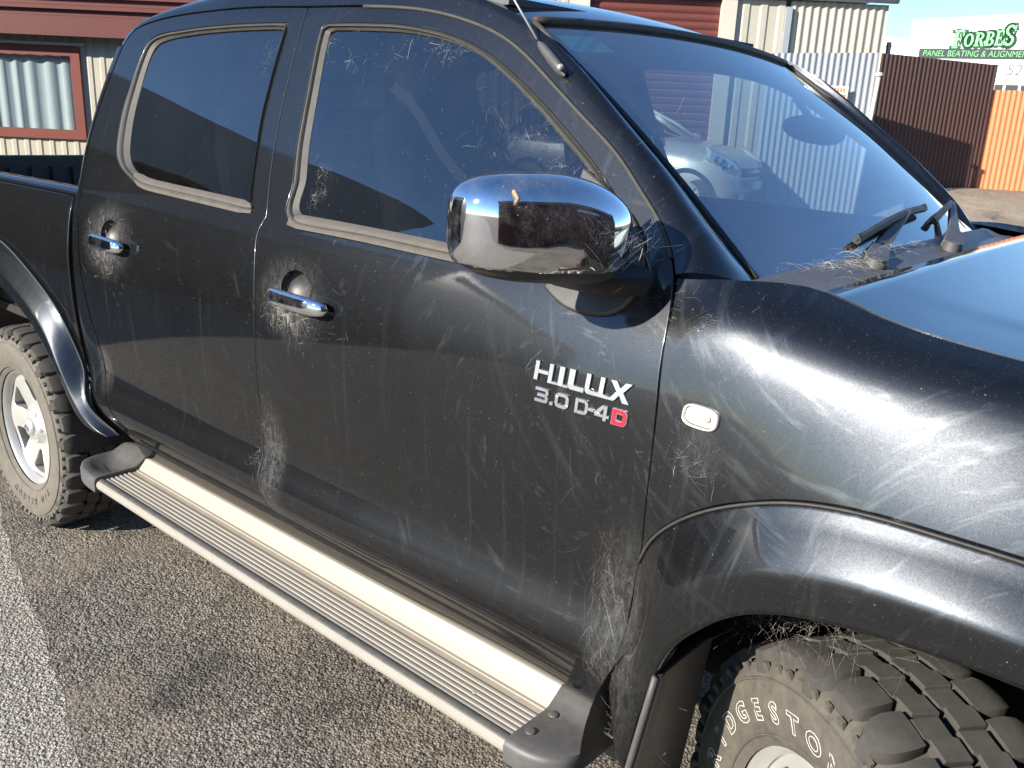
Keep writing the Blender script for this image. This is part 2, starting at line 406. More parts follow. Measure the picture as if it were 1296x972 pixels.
def fd(f, uv, e=1.5e-3):
    u, v = uv[:, 0], uv[:, 1]
    du = (f(u+e, v)-f(u-e, v))/(2*e); dv = (f(u, v+e)-f(u, v-e))/(2*e)
    n = np.cross(du, dv); return du, dv, n/np.linalg.norm(n, axis=1)[:, None]
def panel(name, outer, holes, f, mat, parent, step=.03, gap=.003, rl=.003, depth=.018, sgn=1, hole_depth=None):
    """sheet-metal panel: outline and holes in (u, v), laid on the surface f, with rolled edges turned inwards"""
    outer = inset(outer, gap); holes = [ccw(h) for h in holes]
    us = [p[0] for p in outer]; vs = [p[1] for p in outer]
    gx, gy = np.meshgrid(np.arange(min(us), max(us), step), np.arange(min(vs), max(vs), step))
    G = np.stack([gx.ravel(), gy.ravel()], 1); G[:, 0] += ((np.arange(len(gx)) % 2)*step*.5)[:, None].repeat(gx.shape[1], 1).ravel()
    ok = inpoly(G, outer) & (edge_dist(G, outer) > step*.35)
    for h in holes: ok &= ~inpoly(G, h) & (edge_dist(G, h) > step*.35)
    G = G[ok]
    pts = [Vector(p) for p in outer]; E = [(i, (i+1) % len(outer)) for i in range(len(outer))]; loops = [(0, len(outer), 1)]
    for h in holes:
        b = len(pts); pts += [Vector(p) for p in h]; E += [(b+i, b+(i+1) % len(h)) for i in range(len(h))]; loops.append((b, len(h), -1))
    nb = len(pts); pts += [Vector(p) for p in G]
    vo, eo, fo, ov, oe, of = delaunay_2d_cdt(pts, E, [], 0, 1e-6)
    UV = np.array([tuple(v) for v in vo])
    tri = np.array([t for t in fo if len(t) == 3])
    cen = UV[tri].mean(1); keep = inpoly(cen, outer)
    for h in holes: keep &= ~inpoly(cen, h)
    tri = tri[keep]
    a = UV[tri]; ar = (a[:, 1, 0]-a[:, 0, 0])*(a[:, 2, 1]-a[:, 0, 1])-(a[:, 1, 1]-a[:, 0, 1])*(a[:, 2, 0]-a[:, 0, 0])
    tri[ar < 0] = tri[ar < 0][:, ::-1]
    P = f(UV[:, 0], UV[:, 1]); du, dv, N = fd(f, UV); N = N*sgn
    if sgn < 0: tri = tri[:, ::-1]
    V = [tuple(p) for p in P]; NN = [tuple(n) for n in N]; F = [tuple(t) for t in tri]
    idx = {}
    for i, lst in enumerate(ov):
        for k in lst: idx[k] = i
    for b, n, s in loops:
        ids = [idx[b+i] for i in range(n)]
        poly = [tuple(UV[i]) for i in ids]; o2 = onorm(poly)
        if s < 0: o2 = [(-q[0], -q[1]) for q in o2]
        prev = ids
        dp = depth if s > 0 or hole_depth is None else hole_depth
        for (fo_, fi_, an) in ((.7*rl, .3*rl, 45), (rl, rl, 90), (rl, dp, 90)):
            cur = []
            for k, i in enumerate(ids):
                o3 = du[i]*o2[k][0]+dv[i]*o2[k][1]; o3 = o3/np.linalg.norm(o3)
                p = P[i]+o3*fo_-N[i]*fi_
                cur.append(len(V)); V.append(tuple(p))
                NN.append(tuple(N[i]*math.cos(math.radians(an))+o3*math.sin(math.radians(an))))
            for k in range(n):
                q = (prev[k], prev[(k+1) % n], cur[(k+1) % n], cur[k])
                F.append(q if s*sgn < 0 else q[::-1])
            prev = cur
    return mesh(name, V, F, mat, parent, True, NN)
def side(off=0.0):
    def f(x, z):
        return np.stack([np.asarray(x, float), -W(x, z)-off, np.asarray(z, float)], 1)
    return f
def sidept(x, z, off=0.0): return np.array([x, -float(W(x, z))-off, z])
def sidenrm(x, z):
    return fd(side(), np.array([[x, z]]))[2][0]
def ribbon_on_side(g, line, w2, off):   # flat strip following a line on the body side
    pts = [np.array(p) for p in line]; L = []; R = []
    for i, p in enumerate(pts):
        t = pts[min(i+1, len(pts)-1)]-pts[max(i-1, 0)]; t = t/np.linalg.norm(t); q = np.array([t[1], -t[0]])
        L.append(sidept(*(p+q*w2), off)); R.append(sidept(*(p-q*w2), off))
    g.grid([L, R])

# ================================================================ THE PICKUP TRUCK
truck = tag(empty("pickup_truck"), "dusty black double cab pickup truck with chrome mirror and side step, filling the picture", "pickup truck")
P_ = M['paint']
# ---- shut lines measured on the body side, (x, z)
FG_low = [(-.506, .545), (-.473, .624), (-.462, .721), (-.456, .789), (-.446, .858), (-.442, .934), (-.440, 1.025), (-.443, 1.128), (-.451, 1.205), (-.459, 1.270), (-.473, 1.317)]
FG_up = [(-.473, 1.317), (-.486, 1.341), (-.505, 1.367), (-.532, 1.396), (-.576, 1.433), (-.641, 1.486), (-.723, 1.539), (-.837, 1.611), (-.965, 1.685), (-1.078, 1.723), (-1.20, 1.748), (-1.422, 1.767), (-1.632, 1.774)]
BG_up = [(-1.632, 1.774), (-1.624, 1.656), (-1.610, 1.518), (-1.600, 1.464), (-1.579, 1.382), (-1.553, 1.297)]
BG_jog = [(-1.553, 1.297), (-1.564, 1.272), (-1.562, 1.244)]
BG_low = [(-1.562, 1.244), (-1.552, 1.198), (-1.543, 1.14), (-1.539, 1.015), (-1.541, .883), (-1.547, .754), (-1.546, .668), (-1.536, .618), (-1.520, .577)]
RG_up = [(-1.632, 1.774), (-1.90, 1.783), (-2.121, 1.780), (-2.297, 1.770), (-2.40, 1.756), (-2.463, 1.734), (-2.493, 1.696)]
RG_back = [(-2.493, 1.696), (-2.506, 1.641), (-2.530, 1.483), (-2.514, 1.351), (-2.483, 1.26), (-2.455, 1.154), (-2.439, 1.041), (-2.411, .918), (-2.392, .847), (-2.382, .79), (-2.378, .73), (-2.347, .67), (-2.279, .624), (-2.186, .579)]
c1 = spl(FG_low, .02); c2 = spl(FG_up, .02)
front_door_out = loop(c1, c2, spl(BG_up, .025), spl(BG_jog, .01), spl(BG_low, .025), lin([(-1.520, .577), (-.506, .545)], .03))
rear_door_out = loop(spl(BG_up, .025), spl(BG_jog, .01), spl(BG_low, .025), lin([(-1.520, .577), (-2.186, .579)], .03), spl(RG_back, .022)[::-1], spl(RG_up, .022)[::-1])
# ---- window openings: pairs (outer edge of rubber, edge of glass)
FW = [((-1.473, 1.290), (-1.432, 1.312)), ((-1.503, 1.38), (-1.455, 1.39)), ((-1.530, 1.467), (-1.481, 1.470)), ((-1.548, 1.58), (-1.503, 1.58)), ((-1.564, 1.700), (-1.523, 1.696)), ((-1.553, 1.736), (-1.515, 1.716)), ((-1.51, 1.740), (-1.47, 1.717)), ((-1.39, 1.737), (-1.37, 1.713)),
      ((-1.269, 1.729), (-1.257, 1.706)), ((-1.143, 1.709), (-1.133, 1.687)), ((-1.031, 1.678), (-1.036, 1.659)), ((-.933, 1.633), (-.943, 1.614)), ((-.821, 1.569), (-.842, 1.553)), ((-.745, 1.520), (-.768, 1.505)), ((-.684, 1.479), (-.706, 1.465)), ((-.614, 1.423), (-.660, 1.430)), ((-.575, 1.380), (-.645, 1.39)), ((-.572, 1.318), (-.645, 1.335)), ((-.605, 1.280), (-.66, 1.304)),
      ((-.76, 1.278), (-.78, 1.299)), ((-.921, 1.280), (-.931, 1.300)), ((-1.2, 1.286), (-1.2, 1.307))]
RW = [((-1.612, 1.297), (-1.628, 1.322)), ((-1.72, 1.300), (-1.73, 1.326)), ((-1.834, 1.303), (-1.847, 1.330)), ((-1.95, 1.306), (-1.94, 1.333)), ((-2.079, 1.310), (-2.03, 1.336)), ((-2.191, 1.317), (-2.150, 1.342)), ((-2.266, 1.338), (-2.215, 1.354)), ((-2.331, 1.365), (-2.262, 1.380)), ((-2.372, 1.407), (-2.292, 1.42)), ((-2.396, 1.495), (-2.318, 1.498)), ((-2.390, 1.578), (-2.326, 1.58)), ((-2.377, 1.661), (-2.325, 1.65)),
      ((-2.355, 1.715), (-2.308, 1.692)), ((-2.29, 1.735), (-2.255, 1.710)), ((-2.18, 1.742), (-2.16, 1.719)), ((-2.085, 1.747), (-2.07, 1.724)), ((-1.935, 1.750), (-1.93, 1.727)), ((-1.80, 1.749), (-1.80, 1.727)), ((-1.71, 1.747), (-1.715, 1.724)), ((-1.684, 1.735), (-1.692, 1.710)), ((-1.680, 1.62), (-1.689, 1.62)), ((-1.673, 1.516), (-1.681, 1.516)), ((-1.650, 1.42), (-1.658, 1.42)), ((-1.626, 1.330), (-1.634, 1.338))]
def closed_pairs(prs, k=6):
    n = len(prs); O = []; I = []
    a = np.array([list(p[0])+list(p[1]) for p in prs])
    for i in range(n):
        p0, p1, p2, p3 = a[i-1], a[i], a[(i+1) % n], a[(i+2) % n]
        for j in range(k):
            t = j/k; q = .5*((2*p1)+(-p0+p2)*t+(2*p0-5*p1+4*p2-p3)*t*t+(-p0+3*p1-3*p2+p3)*t**3)
            if np.linalg.norm(p2-p1) > 6*min(np.linalg.norm(p1-p0), np.linalg.norm(p3-p2)): q = p1+(p2-p1)*t
            O.append(tuple(q[:2])); I.append(tuple(q[2:]))
    return O, I
def ellipse(cx, cz, rx, rz, n=28, p=2.0, a=0):
    out = []
    for i in range(n):
        t = 2*math.pi*i/n; c, s_ = math.cos(t), math.sin(t)
        x, y = rx*math.copysign(abs(c)**(2/p), c), rz*math.copysign(abs(s_)**(2/p), s_)
        out.append((cx+x*math.cos(a)-y*math.sin(a), cz+x*math.sin(a)+y*math.cos(a)))
    return out
def door(kind, outline, pairs, cup):
    O, I = closed_pairs(pairs)
    O = [(o[0]+(i[0]-o[0])*.22, o[1]+(i[1]-o[1])*.22) for o, i in zip(O, I)]
    d = panel(kind, outline, [O]+([ellipse(*cup)] if cup else []), side(), P_, truck, step=.028)
    # rubber round the glass
    rings = []
    for fr, off in ((-.04, -.006), (.0, -.001), (.10, -.003), (.24, -.001), (.34, .005), (.42, .0065), (.50, .006), (.55, .003), (.60, -.002), (1.0, -.008), (1.03, -.016)):
        rings.append([sidept(o[0]+(i[0]-o[0])*fr, o[1]+(i[1]-o[1])*fr, off) for o, i in zip(O, I)])
    g = Geo()
    for k in range(len(rings)-1):
        g.mi = 0 if 3 <= k <= 6 else 1
        g.grid([rings[k], rings[k+1]], cv=True, flip=area(O) > 0)
    g.build("window_seal", None, d, sharp=50, mats=[M['rubber_seal'], M['black_rubber']])
    # glass
    big = inset(I, -.012)
    gl = panel("window_glass", big, [], side(-.009), M['tint_glass'], d, step=.05, gap=0, rl=.001, depth=.003)
    if cup:   # dished recess behind the handle
        cx, cz, rx, rz = cup; rows = []
        for k in range(7):
            q = k/6; s_ = math.cos(q*math.pi/2)
            rows.append([sidept(x, z, -.002-.032*math.sin(q*math.pi/2)) for x, z in ellipse(cx, cz, (rx+.002)*max(s_, .02), (rz+.002)*max(s_, .02))])
        g = Geo(); g.grid(rows, cv=True); g.build("handle_recess", M['black_plastic'], d, sharp=60)
    return d
front_door = door("front_door", front_door_out, FW, (-1.388, 1.158, .056, .044))
rear_door = door("rear_door", rear_door_out, RW, (-2.265, 1.176, .056, .044))
# belt weather strips: two ridges under each pane
def belt(d, pts):
    line = spl(pts, .015); rows = []; nL = len(line)
    tp = lambda i: min(1, .25+min(i, nL-1-i)/4)
    for dz, off in ((-.012, -.002), (-.010, .009), (-.002, .010), (.001, .005), (.006, .008), (.013, .006), (.019, -.004)):
        rows.append([sidept(x, z+dz*(.5+.5*tp(i)), off*.75*tp(i)) for i, (x, z) in enumerate(line)])
    g = Geo(); g.grid(rows); g.build("belt_trim", M['belt_trim'], d, sharp=40)
belt(front_door, [(-1.468, 1.296), (-1.2, 1.294), (-.921, 1.288), (-.70, 1.286), (-.60, 1.286)])
belt(rear_door, [(-1.618, 1.306), (-1.834, 1.313), (-2.06, 1.320), (-2.15, 1.327), (-2.21, 1.341)])
# ---- far side of the cab, mirrored
def mirror_copy(o, parent, mat=None):
    me = o.data.copy()
    bm = bmesh.new(); bm.from_mesh(me)
    for v in bm.verts: v.co.y = -v.co.y
    bmesh.ops.reverse_faces(bm, faces=bm.faces); bm.to_mesh(me); bm.free()
    if mat: me.materials.clear(); me.materials.append(mat)
    c = bpy.data.objects.new(o.name.split('.')[0], me); link(c, parent); return c
for d in (front_door, rear_door):
    m_ = mirror_copy(d, truck)
    for ch in list(d.children):
        if ch.name.startswith(('window_seal', 'window_glass')):
            mirror_copy(ch, m_, M['far_glass'] if (d is front_door and 'glass' in ch.name) else None)

# ---- shut-line backing: the dark return flanges one sees down the gaps
g = Geo()
for ln in (FG_low, FG_up, BG_up, BG_jog, BG_low, RG_up, RG_back): ribbon_on_side(g, spl(ln, .02), .016, -.016)
ribbon_on_side(g, [(-2.3, .57), (-.49, .55)], .03, -.02)
g.build("door_jamb", M['dark'], truck)

# ---- windscreen edge and roof edge
TW, BW = np.array([-.98, -.575, 1.727]), np.array([-.405, -.655, 1.304])
def ws_top(y): q = 1-(y/.575)**2; return np.array([-.98+.03*q, y, 1.727+.020*q])
def ws_bot(y): q = 1-(y/.655)**2; return np.array([-.405+.05*q, y, 1.304+.020*q])
def ws(u, v, off=0):          # u -1..1 across, v 0..1 up
    a = ws_bot(u*.655); b = ws_top(u*.575); p = a+(b-a)*v
    n = np.array([.58, u*.16, .81]); n /= np.linalg.norm(n)
    return p+n*(off+.022*math.sin(math.pi*v)*(1-.3*u*u))
Redge = [(-.98, 1.727), (-1.1, 1.768), (-1.3, 1.806), (-1.55, 1.828), (-1.8, 1.836), (-2.1, 1.833), (-2.234, 1.822), (-2.366, 1.803), (-2.44, 1.78), (-2.50, 1.745), (-2.545, 1.68)]
Rc = spl(Redge, n=60)
# pillar and roof rail: from the door gap over the outside to the glass / roof edge
Gc = spl(FG_up, n=60); Gr = spl(RG_up, n=28)[1:]
Ec = [ws(-1, v) for v in np.linspace(0, 1, 44)]
Gall = Gc+Gr; nG = len(Gall)
k_top = 46                       # index on the gap curve that faces the windscreen's top corner
E2 = [np.array([x, -.575, z]) for x, z in spl(Redge, n=nG-k_top)]
E1 = [ws(-1, v) for v in np.linspace(0, 1, k_top+1)][:-1]
Eall = E1+E2
rows = [[] for _ in range(12)]
for i, ((gx, gz), e) in enumerate(zip(Gall, Eall)):
    a = np.array(Gall[max(i-1, 0)]); b = np.array(Gall[min(i+1, nG-1)]); t = (b-a)/np.linalg.norm(b-a)
    q = np.array([t[1], -t[0]])                      # away from the door, in (x, z)
    if i < 3: q = q*.5+np.array([1, .2])*.5
    q = q/np.linalg.norm(q)*(1 if q[1] >= -.3 else -1)
    gp = np.array([gx, gz])+q*.0035
    p0 = sidept(*gp); du, dv, n0 = fd(side(), gp[None]); du, dv, n0 = du[0], dv[0], n0[0]
    t0 = du*q[0]+dv*q[1]; t0 /= np.linalg.norm(t0)
    L = np.linalg.norm(e-p0)
    if i < k_top: t1 = np.array([.35, -.80, -.25])
    else: t1 = np.array([0, -.93, -.36])
    t1 = t1/np.linalg.norm(t1)
    B0, B1, B2, B3 = p0, p0+t0*L*.42, e+t1*L*.36, e
    inn = -n0
    rows[0].append(p0+inn*.02-t0*.002); rows[1].append(p0+inn*.002-t0*.001)
    for j in range(10):
        s_ = j/9; rows[2+j].append((1-s_)**3*B0+3*s_*(1-s_)**2*B1+3*s_*s_*(1-s_)*B2+s_**3*B3)
rows.append([e+np.array([0, .004, -.02]) for e in Eall])
g = Geo(); g.grid(rows)
rail = g.build("roof_rail", P_, truck, sharp=60)
mr_ = mirror_copy(rail, truck)
for v in mr_.data.vertices:
    if v.co.x > -1.3 and v.co.y > .5: v.co.y = v.co.y-(v.co.y-.575)*.68*min(1, (v.co.x+1.3)/.4)
# thin rubber lip along the door gap
g = Geo(); g.tube([sidept(x, z, .0015) for x, z in spl(FG_up[1:-1], n=60)], .0038, 6); g.build("door_seal_lip", M['rubber_seal'], rail, smooth=True)
# roof skin
rows = []
for i, (x, z) in enumerate(Rc):
    r = []
    for y in np.linspace(-.575, .575, 25):
        q = 1-(y/.575)**2; fx = max(0, 1-(i/len(Rc))*6)
        r.append((x+.03*q*fx, y, z+(.020+.012*min(1, i/15))*q))
    rows.append(r)
g = Geo(); g.grid(rows, flip=True); g.build("roof", P_, truck, smooth=True)
# cab rear corner, from the rear door to the bed gap and round to the back wall
RBc = spl(RG_back, n=46)
CB = [(1.70, -2.535), (1.64, -2.548), (1.55, -2.560), (1.45, -2.560), (1.35, -2.548), (1.28, -2.533), (1.15, -2.510), (.90, -2.508), (.81, -2.512), (.72, -2.494), (.65, -2.43), (.60, -2.36), (.56, -2.28), (.545, -2.22)]
cbz = nspline([-c[0] for c in CB], [c[1] for c in CB])
rows = [[] for _ in range(11)]
for i, (x, z) in enumerate(RBc):
    z2 = z if z > .72 else .72-(.72-z)*.175/.141
    zz = z2; xe = float(cbz(-zz))
    rows[0].append(sidept(x-.0035, z, -.02)); rows[1].append(sidept(x-.0035, z, -.002))
    for j in range(4):
        s_ = j/3; rows[2+j].append(sidept(x-.0045+(xe+.018-x+.0045)*s_, z+(zz-z)*s_, 0))
    y0 = -float(W(xe, zz))
    for j, (dx, dy) in enumerate(((.005, .004), (-.006, .016), (-.012, .04), (-.016, .10), (-.018, .40))):
        rows[6+j].append(np.array([xe+dx, y0+dy, zz]))
g = Geo(); g.grid(rows, flip=True); g.build("cab_corner", P_, truck, sharp=50)
g = Geo(); g.box((-2.585, 0, .95), (.012, 1.5, .75)); g.box((-2.575, 0, 1.70), (.03, 1.1, .12)); g.build("cab_back", P_, truck)
g = Geo(); g.box((-2.59, 0, 1.49), (.008, 1.25, .34)); g.build("rear_window", M['tint_glass'], truck)

# ---- sill below the doors
line = lin([(-2.26, 0), (-.50, 0)], .05); rows = []
for z, off in ((.574, -.012), (.570, -.001), (.55, .001), (.53, 0.0), (.505, -.001), (.485, -.005), (.470, -.02), (.462, -.05), (.458, -.12)):
    rows.append([sidept(x, z, off) for x, _ in line])
g = Geo(); g.grid(rows, flip=True); g.build("sill_panel", P_, truck, smooth=True)

g = Geo(); g.grid([[sidept(x, z, -.035) for x in np.linspace(-.60, -.40, 8)] for z in (.60, .54, .48)]+[[sidept(x, .48, -.035)+np.array([0, .012*k, -.05*k]) for x in np.linspace(-.60, -.40, 8)] for k in (1, 2, 3)]); g.build("splash_guard", M['grey_plastic'], truck, smooth=True)
# ---- front fender: side surface that rolls over to the bonnet edge
fx_ = [-.50, -.41, -.339, -.285, -.20, -.12, .018, .2, .4, .8]
ybf = nspline(fx_, [-.806, -.793, -.752, -.722, -.728, -.735, -.737, -.730, -.715, -.66])
zbf = nspline(fx_, [1.310, 1.319, 1.3215, 1.318, 1.299, 1.283, 1.268, 1.253, 1.235, 1.19])
def fender(x, s):
    x = np.asarray(x, float); s = np.asarray(s, float)
    lo = np.minimum(s, 1.15); t = np.clip((s-1.15)/.2, 0, 1)
    w0 = W(x, lo); w1 = W(x, 1.15*np.ones_like(x)); e = 1e-3
    sl = (W(x, (1.15+e)*np.ones_like(x))-W(x, (1.15-e)*np.ones_like(x)))/(2*e)
    y3, z3 = -ybf(x), zbf(x)
    L = np.hypot(w1-y3, z3-1.15)
    T0 = np.stack([sl, np.ones_like(sl)]); T0 = T0/np.linalg.norm(T0, axis=0)
    m = np.clip((x+.47)/.17, 0, 1); m = m*m*(3-2*m)
    T1 = np.stack([-(.45*(1-m)+.96*m), (.89*(1-m)+.28*m)])
    P0 = np.stack([w1, 1.15*np.ones_like(w1)]); P3 = np.stack([y3, z3]); P1 = P0+T0*L*.62; P2 = P3-T1*L*.46
    B = (1-t)**3*P0+3*t*(1-t)**2*P1+3*t*t*(1-t)*P2+t**3*P3
    up = s > 1.15
    y = np.where(up, B[0], w0); z = np.where(up, B[1], lo)
    return np.stack([x, -y, z], 1)
FL_top = [(-.448, .845), (-.436, .882), (-.39, .940), (-.325, .989), (-.263, 1.019), (-.205, 1.040), (-.15, 1.052), (-.097, 1.058), (.003, 1.060), (.09, 1.059), (.20, 1.050), (.33, 1.02), (.46, .96), (.55, .88), (.60, .78)]
flt = spl(FL_top, .025)
zs = np.array([p[1] for p in FG_low]); xs_ = np.array([p[0] for p in FG_low]); gapx = nspline(zs, xs_)
up_ = [(float(gapx(z)) if z < 1.315 else -.473, z) for z in np.linspace(.85, 1.15, 14)]
# rear edge above z 1.15 follows the door gap: find s whose height matches
up2 = []
for s_ in np.linspace(1.165, 1.35, 9):
    x = -.46
    for _ in range(12): x = float(gapx(min(1.317, fender(np.array([x]), np.array([s_]))[0, 2])))
    up2.append((x, s_))
fo = loop(flt[::-1], up_, up2, lin([(up2[-1][0], 1.35), (.80, 1.35)], .03), lin([(.80, 1.35), (.78, .80)], .05), [(.60, .78)])
lamp_hole = ellipse(-.364, 1.122, .0305, .0165, 26, 3.2, -.05)
fend = panel("front_fender", fo, [lamp_hole], fender, P_, truck, step=.026)
g = Geo(); ribbon_on_side(g, flt, .03, -.02); g.build("fender_flange", M['dark'], fend)
mirror_copy(fend, truck)
# side indicator lamp
def superdome(cx, cz, rx, rz, h, base, p=3.2, n=32, rot=-.05, rows=7, pw=2.6):
    R = []
    for k in range(rows):
        q = k/(rows-1); s_ = (1-q**pw)**(1/pw) if q < 1 else 0.02
        R.append([sidept(x, z, base+h*q) for x, z in ellipse(cx, cz, rx*max(s_, .02), rz*max(s_, .02), n, p, rot)])
    return R
g = Geo(); R = superdome(-.364, 1.122, .029, .0155, .012, -.006); g.grid(R, cv=True); lamp = g.build("indicator_lamp", M['lens'], fend, sharp=50)
g = Geo(); R = [[sidept(x, z, o) for x, z in ellipse(-.364, 1.122, .0300*k_, .0168*k_, 32, 3.2, -.05)] for k_, o in ((1.03, -.004), (1.04, .003), (.97, .0075), (.90, .006), (.88, .002))]
g.grid(R, cv=True); g.build("lamp_rim", M['alloy'], lamp, smooth=True)
g = Geo(); R = superdome(-.362, 1.124, .017, .007, .004, .0068, 2.4, 24); g.grid(R, cv=True); g.build("lamp_bulb", M['lens_in'], lamp, smooth=True)

# ---- wheel arch flares
def flare(name, top, low, mat=P_, bulge=.05, base=.008, flip=False):
    A = spl(top, n=70); B = spl(low, n=70); prof = [(0, -.012), (0, base*.6), (.015, base), (.05, base+.003), (.12, .16), (.22, .36), (.33, .57), (.44, .77), (.53, .92), (.58, .985), (.63, 1.01), (.70, 1.012), (.80, 1.0), (.94, .97), (.985, .955), (1.0, .92), (1.0, .70), (1.0, .2)]
    rows = [[] for _ in prof]
    for (ax, az), (bx, bz, by) in zip(A, [(q[0], q[1], q[2]) for q in B]):
        wa = float(W(ax, az))
        yo = by-wa                                     # how far the lip stands out
        for j, (t, o) in enumerate(prof):
            x = ax+(bx-ax)*t; z = az+(bz-az)*t
            off = o if j < 4 else base+(yo-base)*o
            rows[j].append((x, -(wa+off), z))
    g = Geo(); g.grid(rows, flip=flip); return g.build(name, mat, truck, sharp=55)
ft = [(-.440, .455), (-.474, .480), (-.495, .53), (-.472, .625), (-.458, .72), (-.451, .79), (-.443, .85), (-.427, .890), (-.385, .942), (-.32, .990), (-.26, 1.020), (-.205, 1.040), (-.15, 1.052), (-.097, 1.058), (.003, 1.060), (.09, 1.059), (.20, 1.050), (.33, 1.02), (.46, .96), (.56, .86), (.62, .75)]
fl = [(-.420, .462, .900), (-.408, .52, .915), (-.398, .58, .920), (-.384, .64, .924), (-.368, .695, .927), (-.345, .75, .930), (-.305, .802, .934), (-.26, .845, .936), (-.21, .876, .938), (-.12, .903, .940), (.003, .917, .940), (.127, .919, .938), (.22, .905, .93), (.32, .87, .92), (.41, .81, .905), (.47, .73, .89), (.50, .64, .88)]
ff = flare("wheel_arch_flare", ft, fl)
rt = [(-2.335, .553), (-2.41, .597), (-2.462, .66), (-2.508, .73), (-2.55, .80), (-2.60, .877), (-2.70, .95), (-2.80, .998), (-2.92, 1.045), (-3.045, 1.075), (-3.20, 1.07), (-3.34, 1.03), (-3.50, .93), (-3.60, .80), (-3.65, .66)]
rl_ = [(-2.365, .548, .89), (-2.43, .560, .91), (-2.478, .592, .922), (-2.525, .64, .926), (-2.566, .695, .93), (-2.64, .77, .932), (-2.73, .842, .934), (-2.84, .895, .935), (-2.96, .932, .935), (-3.085, .945, .935), (-3.22, .93, .93), (-3.35, .875, .925), (-3.45, .80, .92), (-3.52, .70, .91), (-3.55, .60, .90)]
rf = flare("wheel_arch_flare", rt, rl_, flip=True)
# pale sealing bead round the top of each flare
for o, c in ((ff, ft[6:]), (rf, rt)):
    g = Geo(); g.tube([sidept(x, z, .0095) for x, z in spl(c, n=70)], .0028, 5); g.build("flare_bead", M['rubber_seal'] if o is rf else M['black_rubber'], o, smooth=True)
# inner wheel arches
for cx, r_ in ((-.02, .50), (-3.085, .55)):
    g = Geo(); g.lathe([(r_, -.90), (r_+.01, -.60), (r_-.02, -.42), (.10, -.41)], 40, c=(cx, 0, .42), a0=.05, a1=math.pi-.02)
    g.build("wheel_arch_liner", M['black_plastic'], truck, smooth=True)

# ---- load bed
def bedside(sg):
    out = loop(lin([(-2.523, 1.262), (-4.35, 1.262)], .05), lin([(-4.35, 1.262), (-4.33, .56)], .05), lin([(-4.33, .56), (-3.68, .56)], .05), [(p[0], p[1]) for p in spl(rt, n=50)[::-1]][:-6], spl([(-2.46, .70), (-2.498, .716), (-2.526, .80), (-2.521, .90), (-2.524, 1.10), (-2.523, 1.262)], .03))
    return panel("bed_side", out, [], side(), P_, truck, step=.04)
bs = bedside(1)
rows = []
for (y, z) in ((-.838, 1.262), (-.834, 1.274), (-.822, 1.281), (-.80, 1.283), (-.775, 1.281), (-.765, 1.272), (-.76, 1.25), (-.755, .78)):
    rows.append([(-2.525-.005*i*0, y, z) if x > -2.53 else (x, y, z) for i, x in enumerate(np.linspace(-2.525, -4.35, 12))])
g = Geo(); g.grid(rows, flip=False); g.build("bed_rail", P_, bs, sharp=60)
g = Geo(); g.tube([sidept(-2.5245, z, -.003) for z in np.linspace(1.26, .80, 12)], .005, 8); g.build("bed_edge_bead", P_, bs, smooth=True)
for ch in [bs]+list(bs.children): mirror_copy(ch, truck)
g = Geo(); g.box((-3.45, 0, .77), (1.82, 1.54, .03)); g.box((-2.56, 0, 1.02), (.02, 1.52, .5)); g.box((-4.34, 0, 1.02), (.04, 1.52, .5))
for i in range(16):
    y = -.72+i*.096
    g.box((-4.31, y, 1.0), (.012, .05, .44)); g.box((-2.575, y, 1.0), (.012, .05, .42))
    g.box((-3.45, y, .79), (1.7, .045, .012))
for s_ in (-1, 1):
    g.box((-3.44, s_*.752, 1.02), (1.8, .008, .50))
    for i in range(14): g.box((-2.66-i*.125, s_*.744, 1.0), (.06, .012, .42))
g.build("bed_liner", M['black_plastic'], truck)
g = Geo(); g.box((-4.39, 0, .98), (.035, 1.50, .58)); bevel_obj(g.build("tailgate", P_, truck), .01)

# ---- bonnet
yb2 = nspline(fx_, [.806, .793, .752, .722, .728, .735, .737, .730, .715, .66])
def bonnet(x, u):
    yb = float(yb2(x))-.004; y = u*yb; z = float(zbf(x))
    a = abs(u); crown = .004*(1-a**2.0)
    k = min(1, max(0, (.80-a)/.13)); k = k*k*(3-2*k)
    fadeb = min(1, max(0, (x+.285)/.25))
    z += crown*(.35+.65*fadeb)+.0015*k*fadeb
    return (x-.0*(1-a*a), y, z)
us = [-1]+list(np.linspace(-.985, .985, 60))+[1]
rows = []
xsb = list(np.linspace(-.262, .95, 40))
first = [(p[0]-.004, p[1], p[2]-.018) for p in [bonnet(xsb[0], u) for u in us]]
rows = [first, [(p[0]-.006, p[1], p[2]-.004) for p in [bonnet(xsb[0], u) for u in us]]]+[[bonnet(x, u) for u in us] for x in xsb]
for r in rows[1:]:
    r.insert(0, (r[0][0], r[0][1]-.002, r[0][2]-.014)); r.append((r[-1][0], r[-1][1]+.002, r[-1][2]-.014))
rows[0].insert(0, rows[0][0]); rows[0].append(rows[0][-1])
g = Geo(); g.grid(rows, flip=True); g.build("bonnet", P_, truck, sharp=50)
g = Geo(); P2 = [[], []]
for x in np.linspace(-.29, .8, 30):
    P2[0].append((x, float(ybf(x))-.02, float(zbf(x))-.020)); P2[1].append((x, float(ybf(x))+.03, float(zbf(x))-.016))
g.grid(P2); g.build("bonnet_gap_channel", M['dark'], truck)

